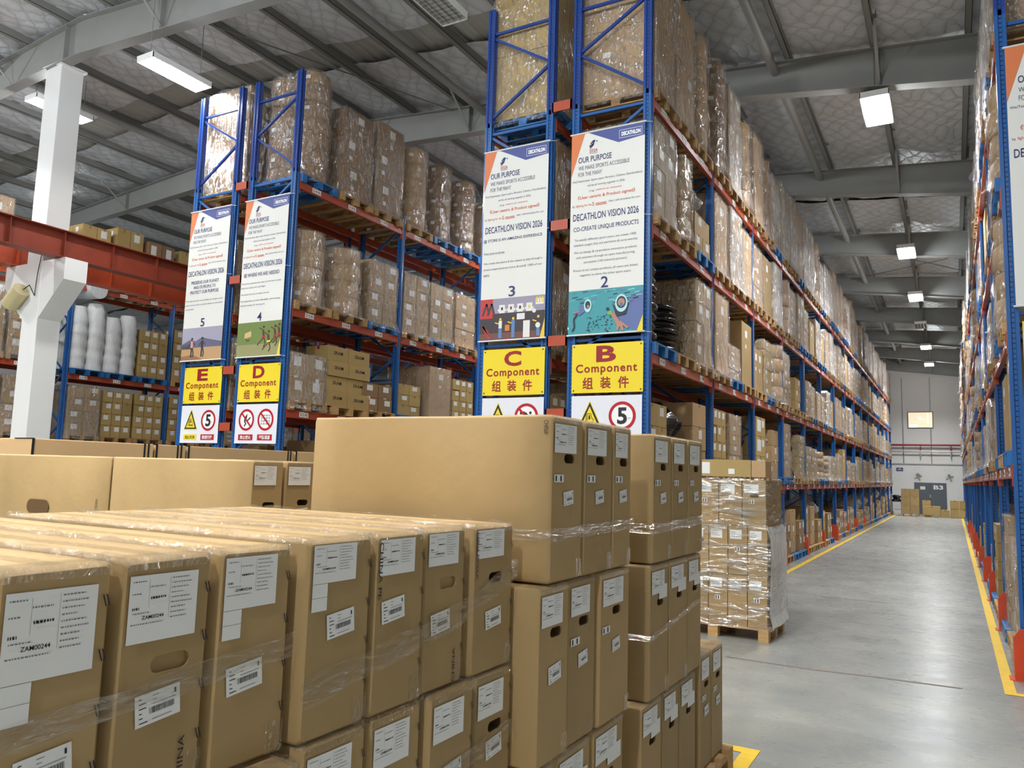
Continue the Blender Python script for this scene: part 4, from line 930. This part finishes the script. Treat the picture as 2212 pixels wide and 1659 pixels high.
def shipping_label(W, H, kind, lw=None, lh=None, top=.03, st=(.52, .5), ext=False):
    """despatch label + barcode stickers on the front end, returns list of (name, MB, mats)"""
    O, U, V = (.0035, 0, 0), (0,1,0), (0,0,1); out = []
    lw = lw or W*.68; lh = lh or .105; x0 = -W/2+W*.07; z1 = H-top
    b = MB(); rect(b, x0, x0+lw, z1-lh, z1, O, U, V, 0)
    if ext: rect(b, x0, x0+lw*.34, z1-lh-lw*.42, z1-lh-.001, O, U, V, 0); rect(b, x0, x0+lw*.34, z1-lh-lw*.215, z1-lh-lw*.21, (.0046,0,0), U, V, 1)
    if kind == 'L': rect(b, x0+lw*.55, x0+lw*1.2, z1-lh*1.28, z1-lh*.66, (.0042,0,0), U, V, 0)
    O2 = (.0046, 0, 0); rnd = random.Random(5)
    def dashes(a, c, z, h, m, k):                      # one line of small print, unreadable in the photo
        x = a
        while x < c: q = lw*rnd.choice([.012,.02,.03]); rect(b, x0+x*lw, min(x0+x*lw+q, x0+c*lw), z-h, z, O2, U, V, m); x += q/lw+.012
    for r_ in range(9): dashes(.6, .75+rnd.random()*.18, z1-lh*(.07+.075*r_), lh*.016, 1, 0)
    for r_, (a, c) in enumerate(((.04,.22),(.28,.5),(.04,.16),(.3,.42))): dashes(a, c, z1-lh*(.08+.09*r_), lh*.018, 1, 0)
    dashes(.3, .52, z1-lh*.33, lh*.03, 2, 0); dashes(.05, .14, z1-lh*.47, lh*.035, 2, 0)
    rect(b, x0+lw*.27, x0+lw*.273, z1-lh*.48, z1-lh*.07, O2, U, V, 1); rect(b, x0+lw*.57, x0+lw*.573, z1-lh*.68, z1-lh*.05, O2, U, V, 1)
    put_text(b, 'ZAM00244', O2, U, V, x0+lw*.19, x0+lw*.5, z1-lh*.655, z1-lh*.6, 2, .008)
    dashes(.04, .5, z1-lh*.71, lh*.015, 1, 0); dashes(.06, .3, z1-lh*.55, lh*.015, 1, 0)
    out.append(('shipping_label', b, [PAPER, INKG, INK]))
    def sticker(xc, zc, w=.1, tilt=.12):
        b = MB(); h = w*.6; c, s = math.cos(tilt), math.sin(tilt); U2, V2 = (0, c, s), (0, -s, c); O3 = (.0035, xc, zc); O4 = (.0046, xc, zc)
        poly(b, [(-w/2,-h/2),(w/2,-h/2),(w/2,h/2),(-w/2,h/2)], O3, U2, V2, 0); rn = random.Random(2)
        x = -w*.2
        while x < w*.36: q = rn.choice([.0006,.001,.0016]); rect(b, x, x+q, -h*.18, h*.02, O4, U2, V2, 2); x += q+rn.choice([.0009,.0016])
        for k, (a, c2) in enumerate(((-.42,-.36),(-.42,-.26),(-.42,-.26),(-.42,-.36),(-.42,-.34),(-.42,-.24))): z = h*(.38-.15*k); rect(b, w*a, w*c2, z-h*.03, z, O4, U2, V2, 2)
        for k, (a, c2) in enumerate(((-.12,.02),(-.12,-.02),(-.12,.4),(-.04,.1))): z = h*(.38-.13*k); rect(b, w*a, w*c2, z-h*.02, z, O4, U2, V2, 1)
        rect(b, w*.37, w*.41, h*.22, h*.38, O4, U2, V2, 2); rect(b, -w*.14, w*.3, -h*.38, -h*.36, O4, U2, V2, 1)
        return b
    if kind != 'L': out.append(('barcode_sticker', sticker(-W/2+W*st[0], H*st[1], .085 if kind == 'B' else .1, .1), [PAPER, INKG, INK]))
    if kind == 'B':
        b = MB(); zc = H*.62
        rect(b, -W/2+.02, -W/2+.1, zc-.014, zc+.014, (.0035,0,0), U, V, 0)
        for q in (.03, .07): rect(b, -W/2+q, -W/2+q+.01, zc-.01, zc+.01, O2, U, V, 2)
        out.append(('barcode_strip', b, [PAPER, INKG, INK]))
    return out
def long_carton(label, xf, yc, z, W, H, L, kind='A', hole=None, seed=0, rz=0, marks=True, text=None, side_hole=None, group=None, m=None, lab=None):
    t = thing('long_carton', label, 'carton', (xf, yc, z), rz, group)
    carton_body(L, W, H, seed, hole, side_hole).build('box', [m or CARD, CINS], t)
    for nm, b, ms in shipping_label(W, H, kind, **(lab or {})): b.build(nm, ms, t)
    b = MB()                                          # tape over the top edge and down the front
    for (y0, y1, xa, zd) in ((-W/2+.004, W/2-.004, .07, .022),):
        b.add([(-xa, y0, H+.002), (-.006, y0, H+.002), (-.006, y1, H+.002), (-xa, y1, H+.002)], [(0,1,2,3)])
        b.add([(-.006, y0, H+.002), (.0028, y0, H-.01), (.0028, y1, H-.01), (-.006, y1, H+.002)], [(0,1,2,3)])
        b.add([(.0028, y0, H-.01), (.0028, y0, H-zd), (.0028, y1, H-zd), (.0028, y1, H-.01)], [(0,1,2,3)])
    b.add([(.0028, W/2-.055, .005), (.0028, W/2-.003, .005), (.0028, W/2-.003, .075), (.0028, W/2-.055, .075)], [(0,1,2,3)])
    b.add([(-L+.02, -.024, H+.0016), (-.02, -.024, H+.0016), (-.02, .024, H+.0016), (-L+.02, .024, H+.0016)], [(0,1,2,3)])
    b.build('tape', TAPE, t)
    if marks:
        b = MB(); n = 40; rn = random.Random(seed+3)
        for s in (-1, 1):
            R = [[(-L*i/n, s*(W/2-.03*rn.uniform(.6,1.3)), H+.003) for i in range(n+1)], [(-L*i/n, s*(W/2-.006), H+.004+rn.uniform(0,.008)) for i in range(n+1)], [(-L*i/n, s*(W/2+.001), H-.008) for i in range(n+1)]]
            b.add([v for r_ in R for v in r_], [(k*(n+1)+i, k*(n+1)+i+1, (k+1)*(n+1)+i+1, (k+1)*(n+1)+i) for k in range(2) for i in range(n)], 0, True)
        b.build('edge_film', TAPE, t)
    b = MB(); O, U, V = (.0044, 0, 0), (0,1,0), (0,0,1)
    if marks:
        n = int(H/.1)
        for k in range(n):
            zc = H-.07-k*.098
            for q in (0, .007): stroke(b, [(W/2-.02+q, zc+.012), (W/2-.013+q, zc-.01)], .0025, O, U, V)
    if text:
        s, where = text
        if where == 'left': put_text(b, s, (.0046, -W/2+.012, H-.02), (0,0,-1), (0,1,0), 0, .15, 0, .014, 0)
        elif where == 'side': put_text(b, s, (-.09, -W/2-.006, .03), (0,0,1), (-1,0,0), 0, .3, 0, .02, 0)
        elif where == 'low': put_text(b, s, (.0046, W*.28, .01), (0,0,1), (0,-1,0), 0, .1, 0, .014, 0)
        elif where == 'seam': put_text(b, s, (-.03, -W/2-.006, H-.02), (0,0,-1), (1,0,0), 0, .05, 0, .018, 0)
    if b.v: b.build('printed_marks', INK, t)
    return t
def row(stack, tier, xf, z, H, L, ys, kinds, holes, seeds=0, texts=None, stag=None, where='', marks=True, labs=None):
    n = len(ys)
    for i, (a, c) in enumerate(ys):
        lab = 'long brown carton in %s, %s tier, %s from the left' % (stack, tier, ordw(i+1))
        long_carton(lab, xf+(stag[i] if stag else 0), (a+c)/2, z, c-a-.009, H, L, kinds[i], holes[i], seeds+i, text=(texts or {}).get(i), group='long cartons, '+stack, marks=marks, lab=labs[i] if labs else None)
E1 = 'nearest left stack'
row(E1, 'top', -1.375, 1.095, .468, 1.3, [(.50,.72),(.732,.948),(.958,1.175),(1.184,1.405)], ['A']*4, [None,None,-.26,None], 1, {2: ('CHINA', 'low')}, labs=[{}, dict(lw=.162, lh=.15, top=.038, st=(.5,.27), ext=True), dict(lw=.155, lh=.128, top=.032, st=(.46,.39)), dict(lw=.148, lh=.112, top=.016, st=(.4,.41), ext=True)])
row(E1, 'middle', -1.33, .62, .468, 1.3, [(.50,.72),(.73,.95),(.96,1.175),(1.18,1.395)], ['A']*4, [None]*4, 11, None, [0,0,0,.035])
row(E1, 'bottom', -1.345, .145, .468, 1.3, [(.50,.72),(.73,.95),(.96,1.175),(1.18,1.395)], ['A']*4, [None]*4, 15)
E2 = 'middle left stack'
row(E2, 'top', -1.345, 1.1, .472, 1.3, [(1.418,1.665),(1.672,1.905),(1.91,2.14),(2.165,2.432)], ['A']*4, [None,None,-.31,.3], 21, {0: ('CHINA PRODUCTION', 'side'), 1: ('CHINA PE', 'left'), 2: ('CHINA', 'low'), 3: ('CHINA PRODUC', 'left')}, [0,.0,-.01,0], labs=[dict(lw=.155, lh=.092, top=.012, st=(.52,.56), ext=True), dict(lw=.155, lh=.095, top=.014, st=(.36,.57)), dict(lw=.16, lh=.095, top=.012, st=(.4,.42)), dict(lw=.17, lh=.09, top=.014, st=(.5,.36))])
row(E2, 'middle', -1.34, .622, .474, 1.3, [(1.428,1.668),(1.68,1.915),(1.93,2.175),(2.19,2.435)], ['A']*4, [None,None,None,.3], 31, None, [0,-.005,.01,0])
row(E2, 'bottom', -1.345, .145, .472, 1.3, [(1.428,1.668),(1.68,1.915),(1.93,2.175),(2.19,2.435)], ['A']*4, [None]*4, 35)
E3 = 'tall central stack'
row(E3, 'top', -1.25, 1.36, .60, 1.14, [(2.515,2.80),(2.808,3.10),(3.105,3.325)], ['B','B','B'], [.445,.445,.445], 41, {0: ('CHINA', 'seam')}, None, '', False)
row(E3, 'middle', -1.25, .75, .602, 1.14, [(2.445,2.70),(2.706,2.97),(2.985,3.32)], ['A','B','B'], [.44,.44,.44], 45, None, [0,-.01,0], '', False)
row(E3, 'bottom', -1.26, .145, .60, 1.14, [(2.455,2.62),(2.63,2.94),(2.955,3.29)], ['L','L','L'], [None,None,.4], 49, None, None, '', False)
E4 = 'slim right stack'
row(E4, 'top', -1.25, 1.335, .618, 1.14, [(3.615,3.90),(3.906,4.178),(4.184,4.47)], ['B','B','B'], [.46,.46,.46], 51, None, None, '', False)
row(E4, 'middle', -1.25, .71, .618, 1.14, [(3.58,3.862),(3.87,4.182),(4.19,4.46)], ['L','L','L'], [.44,.44,.44], 55, None, [0,0,-.005], '', False)
row(E4, 'bottom', -1.26, .145, .56, 1.14, [(3.505,3.80),(3.808,4.075),(4.082,4.375)], ['L','L','L'], [.38,.38,.38], 59, None, None, '', False)
E5 = 'single-tier stack by yellow line'
row(E5, 'only', -1.25, .145, .62, 1.14, [(4.425,4.652),(4.66,4.915)], ['B','B'], [.45,.45], 63, None, None, '', False)
# far stacks behind
E6 = 'wide stack behind the nearest'
for tier, z, sh in (('top', 1.18, 0), ('middle', .66, .01), ('bottom', .145, -.01)):
    H6 = .595 if tier == 'top' else .515
    row(E6, tier, -3.3+sh, z, H6, 1.21, [(3.02,3.262),(3.27,3.535)], ['A','A'], [.35,.36], 71, None, None, '', False)
    long_carton('big brown carton with side hand hole, %s tier, left picture edge' % tier, -4.525+sh, 3.17, z, .3, H6, 1.3, 'A', None, 77, marks=False, side_hole=(-.72, .26), group='long cartons, '+E6, text=('CHINA PRODUCTION', 'side') if tier == 'top' else None)
for k, (a, c) in enumerate(((3.58, 4.69), (4.70, 5.04), (5.05, 6.46), (6.47, 7.6))):
    for j in range(3):
        t = thing('strapped_carton', 'pale black-strapped carton in the back row, %s from the left, %s tier' % (ordw(k+1), ('bottom', 'middle', 'top')[j]), 'carton', (-6.4, (a+c)/2, .145+j*.59), 0, 'strapped cartons in the back row')
        b = MB(); w2 = (c-a)/2-.006; b.box(-.7, 0, -w2, w2, 0, .586); b.build('box', CARD2, t, bevel=.008)
        b = MB()
        for y in (w2-.1, w2-.06): b.box(-.705, .004, y, y+.016, .4, .589)
        b.box(0, .004, -w2, -w2+.02, .35, .589); b.box(-.25, .004, -w2-.003, -w2+.004, .584, .59); b.build('strap', BLACKF, t)
def floor_pallet(x0, x1, y0, y1, label, m=WOOD):
    b = MB(); n = max(5, int((y1-y0)/.16))
    for i in range(n): y = y0+(y1-y0-.1)*i/(n-1); b.box(x0, x1, y, y+.1, .12, .142)
    for x in (x0, (x0+x1)/2-.05, x1-.1):
        b.box(x, x+.1, y0, y1, .098, .12); b.box(x, x+.1, y0, y1, .0, .02)
        k = max(3, int((y1-y0)/.5)+1)
        for i in range(k): y = y0+(y1-y0-.12)*i/(k-1); b.box(x, x+.1, y, y+.12, .02, .098)
    return tag(b.build('pallet', m), label, 'pallet', 'wooden floor pallets')
floor_pallet(-2.6, -1.29, .5, 2.43, 'wooden pallet under the two nearest carton stacks')
floor_pallet(-2.4, -1.22, 2.45, 3.4, 'wooden pallet under the tall central carton stack')
floor_pallet(-2.4, -1.21, 3.48, 5.0, 'wooden pallet corner beside the yellow line at the bottom')
floor_pallet(-5.9, -3.3, 3.0, 3.56, 'wooden pallet under the wide stack behind')
floor_pallet(-7.1, -6.4, 3.55, 7.65, 'wooden pallet under the strapped cartons at the back')
# clear film wound round the stacks
def band(name, label, pts, h, off=.008):
    b = MB(); rnd = random.Random(len(label)); V_ = []
    n = 0; rows_ = 5
    dense = []
    for p, q in zip(pts, pts[1:]):
        p, q = Vector(p), Vector(q); k = max(2, int((q-p).length/.03))
        dense += [p.lerp(q, i/k) for i in range(k)]
    dense.append(Vector(pts[-1])); n = len(dense)
    for r_ in range(rows_):
        for i, p in enumerate(dense):
            V_.append((p.x+rnd.uniform(0,.004)*(1 if p.x > -1.5 else 0), p.y, p.z+h*(r_/(rows_-1)-.5)*(1+.12*math.sin(i*.7))+rnd.uniform(-.002,.002)))
    b.add(V_, [(r_*n+i, r_*n+i+1, (r_+1)*n+i+1, (r_+1)*n+i) for r_ in range(rows_-1) for i in range(n-1)], 0, True)
    return tag(b.build(name, BAND), label, 'packing film', 'clear film bands')
band('film_band', 'clear film band round the top tier of the nearest left stack', [(-2.2,.47,1.27),(-1.367,.48,1.27),(-1.366,.95,1.30),(-1.366,1.18,1.32),(-1.366,1.412,1.335)], .05)
band('film_band', 'slanting clear film band round the middle left stack', [(-1.335,1.41,1.22),(-1.334,1.9,1.28),(-1.334,2.16,1.33),(-1.334,2.438,1.42),(-2.2,2.442,1.42)], .07)
band('film_band', 'clear film band round the top tier of the tall central stack', [(-2.38,2.508,1.53),(-1.244,2.508,1.53),(-1.240,2.81,1.535),(-1.240,3.33,1.54)], .045)
band('film_band', 'clear film band round the top tier of the slim right stack', [(-2.38,3.608,1.50),(-1.243,3.608,1.5),(-1.240,4.0,1.505),(-1.240,4.474,1.52)], .05)
band('film_band', 'clear film strands round the middle tier of the slim right stack', [(-2.38,3.572,1.0),(-1.243,3.572,1.0),(-1.240,4.0,1.04),(-1.240,4.465,1.09)], .03)
band('film_band', 'clear film band low on the middle left stack', [(-1.333,1.42,.83),(-1.327,1.94,.85),(-1.328,2.44,.9)], .06)

# ---- wrapped pallet in the aisle mouth
t = thing('pallet_load', 'tall film-wrapped carton load standing on the floor at the aisle mouth', 'pallet load', (-1.78, 8.93, 0), math.radians(-1))
b = MB(); 
for i in range(6): b.box(-1.15+.001, 0, .0+i*.148, .1+i*.148, .12, .14)
for x in (-1.15, -.66, -.11):
    b.box(x, x+.11, 0, .84, .098, .12)
    for y in (0, .37, .74): b.box(x, x+.11, y, y+.1, 0, .098)
b.build('pallet', WOOD, t)
for ti, (z, n, H, xe) in enumerate(((.142, 5, .548, -.015), (.692, 5, .538, -.01), (1.232, 4, .508, -.02))):
    wd = 1.08/n if ti < 2 else 1.05/n
    for i in range(n):
        x1 = xe-i*wd; x0 = x1-wd+.008; b = MB(); b.box(x0, x1, .02, .82, z, z+H-.004, 0)
        b.box(x0+.02, x0+.02+wd*.6, .017, .02, z+H-.15, z+H-.05, 1)
        for q in range(3): rect(b, x0+.03, x0+.08+.02*q, z+H-.08-.02*q, z+H-.075-.02*q, (0,.0165,0), UX, UZ, 2)
        if (i+ti) % 2 == 0: b.box(x0+.07, x0+.13, .017, .02, z+H*.48, z+H*.57, 1); rect(b, x0+.078, x0+.09, z+H*.49, z+H*.56, (0,.0165,0), UX, UZ, 3); rect(b, x0+.105, x0+.117, z+H*.49, z+H*.56, (0,.0165,0), UX, UZ, 3)
        if (i, ti) in ((0, 2), (3, 1)): poly(b, slot(x0+wd*.5, z+H*.66, .1, .035), (0,.0165,0), UX, UZ, 4)
        b.build('carton', [CARD, PAPER, INKG, INK, CINS], t, bevel=.006)
me = sheath(.57, .42, .12, 1.24, .03, 77, .02, WRAPB, False); newobj('stretch_wrap', me, t, (-.545, .42, 0))
me = sheath(.56, .42, 1.2, 1.75, .03, 78, .015, WRAPB, True); newobj('stretch_wrap', me, t, (-.565, .42, 0))
b = MB(); R = []
for z, o_ in ((.14, .05), (.3, .015), (.6, .03), (.9, .035), (1.1, .03), (1.22, .0)):
    R.append([(o_+.004*math.sin(y*20+z*9), y*.86-.01, z+.01*math.sin(y*9)) for y in (0, .17, .34, .5, .67, .84, 1.0)])
n = 7; b.add([v for r_ in R for v in r_], [(k*n+i, k*n+i+1, (k+1)*n+i+1, (k+1)*n+i) for k in range(5) for i in range(6)], 0, True)
b.build('film_sheet', SHEET, t)
t2 = thing('carton', 'yellowish long carton lying on top of the wrapped floor load', 'carton', (-1.79, 8.95, 1.768), math.radians(-1), None)
b = MB(); b.box(-.76, -.17, 0, .3, 0, .19); b.box(-.73, -.63, -.003, 0, .03, .16, 1); b.box(-.42, -.35, -.003, 0, .03, .09, 1); b.build('box', [CARD3, PAPER], t2, bevel=.005)
t3 = thing('carton', 'pale short carton beside the long one on the wrapped floor load', 'carton', (-1.79, 8.95, 1.768), math.radians(-1), None)
b = MB(); b.box(-.165, -.01, 0, .3, 0, .185); b.build('box', CARD2, t3, bevel=.005)

# ---- cartons on the floor by the far wall
def wall_carton(x0, x1, y, z0, z1, label, m=CARD, d=.6):
    t = thing('carton', label, 'carton', ((x0+x1)/2, y, z0), 0, 'cartons by the far wall'); w = (x1-x0)/2
    b = MB(); b.box(-w, w, 0, d, 0, z1-z0); b.box(-.03, .03, -.002, d, z1-z0-.08, z1-z0+.001, 1); b.build('box', [m, TAPEB], t)
YC = 47.5
for k in range(3):
    for j, xx in enumerate((-2.46, -2.03)):
        wall_carton(xx, xx+.42, YC, .14+k*.44, .14+k*.44+.435, 'brown carton in three-high stack left of door B3, %s tier, %s' % (('bottom', 'middle', 'top')[k], ('left one', 'right one')[j]))
floor_pallet(-2.48, -1.6, YC-.02, YC+.65, 'small pallet under the three-high cartons near the far wall')
wall_carton(-1.42, -.62, YC, .14, .58, 'wide open carton on a pallet in front of door B3', CARD3)
floor_pallet(-1.44, -.6, YC-.02, YC+.62, 'small pallet in front of door B3')
wall_carton(-.6, -.2, YC, 0, .4, 'low brown carton on the floor right of the wide one', CARD)
wall_carton(-1.48, -1.08, YC+.75, .0, .86, 'brown carton standing behind the wide open one', CARD3, .4)
for k in range(2):
    for j, xx in enumerate((-.17, .27)):
        wall_carton(xx, xx+.42, YC+.3, .02+k*.45, .02+k*.45+.44, 'carton of the four right of door B3, %s %s' % (('lower', 'upper')[k], ('left', 'right')[j]), CARD3)
t = thing('trolley', 'grey metal trolley with black bags between rack B and the far cartons', 'trolley', (-2.75, 48.6, 0))
b = MB()
for x in (-.25, .25):
    for y in (-.3, .3): b.tube((x, y, 0), (x, y, 1.15), .02, 8)
b.build('frame', GALV, t)
b = MB()
for z in (.3, .72): b.box(-.27, .27, -.32, .32, z, z+.02)
b.build('shelf', GALV, t)
tag(newobj('black_bag', bag_mesh(.2, .24, 0, .36, BLACKP, 91, 'black_bag', 16), None, (-2.75, 48.6, .741)), 'black plastic bag on the trolley near the far wall', 'bag')

# ---- lettering on a few cartons in the racks
def case(x, y, z, w, d, h, txt, label, rz=0, m=None, group='printed cartons on the racks'):
    """y side (-y) carries the text"""
    t = thing('carton', label, 'carton', (x, y, z), rz, group)
    b = MB(); b.box(-w/2, w/2, 0, d, 0, h); b.build('box', m or CARD3, t, bevel=.004)
    if txt:
        b = MB(); put_text(b, txt, (0, -.002, 0), UX, UZ, -w*.22, w*.22, h*.45, h*.68, 0, .008); b.build('printed_name', INK, t)
    b = MB(); b.box(w/2, w/2+.002, d*.1, d*.5, h*.25, h*.85); b.box(w/2, w/2+.002, d*.62, d*.85, h*.5, h*.85); b.build('label', PAPER, t)
    b = MB(); b.box(-w/2-.001, w/2+.001, d*.4, d*.5, h-.06, h+.001); b.build('tape', REDT if txt == 'SRAM' else TAPEB, t)
# wall posts
for k, (x, y) in enumerate(((.47, 8.42),)):
    t = thing('post_guard', 'orange steel guard standing before the right-hand rack corner', 'guard', (x+.12, y, 0))
    b = MB(); b.tube((0, 0, 0), (0, 0, .42), .05, 14); b.box(.08, .5, .05, .065, 0, .5); b.build('shield', GUARD, t)
    b = MB(); b.box(-.08, .55, -.06, .12, 0, .012); b.build('base_plate', GUARD, t)

tag(newobj('pallet', PAL['wooden'], None, (-9.5, 10.3, 2.621)), 'wooden pallet under the cartons printed SRAM on rack D', 'pallet')
for k in range(4):
    for j, (yc, ww) in enumerate(((10.02, .5), (10.56, .56))):
        case(-9.02-.03*(k % 2), yc, 2.765+k*.255, ww, .5, .25, 'SRAM', 'yellowish carton printed SRAM on rack D, %s of four tiers, %s column' % (ordw(k+1), ('left', 'right')[j]), math.pi/2)
tag(newobj('pallet', PAL['wooden'], None, (-3.6, 14.9, 1.661)), 'wooden pallet under the cartons printed TEKTRO and TRP', 'pallet')
for k, tx in enumerate(('TRP', 'TRP', 'TEKTRO')):
    case(-3.55, 14.5, 1.81+k*.36, .95, .78, .355, tx, 'yellow carton printed %s, %s of three tiers on rack B' % (tx, ordw(k+1)), 0)
t = thing('foam_roll', 'bubble-film roll lying across the white foam rolls on rack K', 'roll', (XK-.3, 11.42, 5.96))
b = MB(); b.tube((-.45, 0, 0), (.42, .1, 0), .24, 22); b.build('roll', FOAM, t)
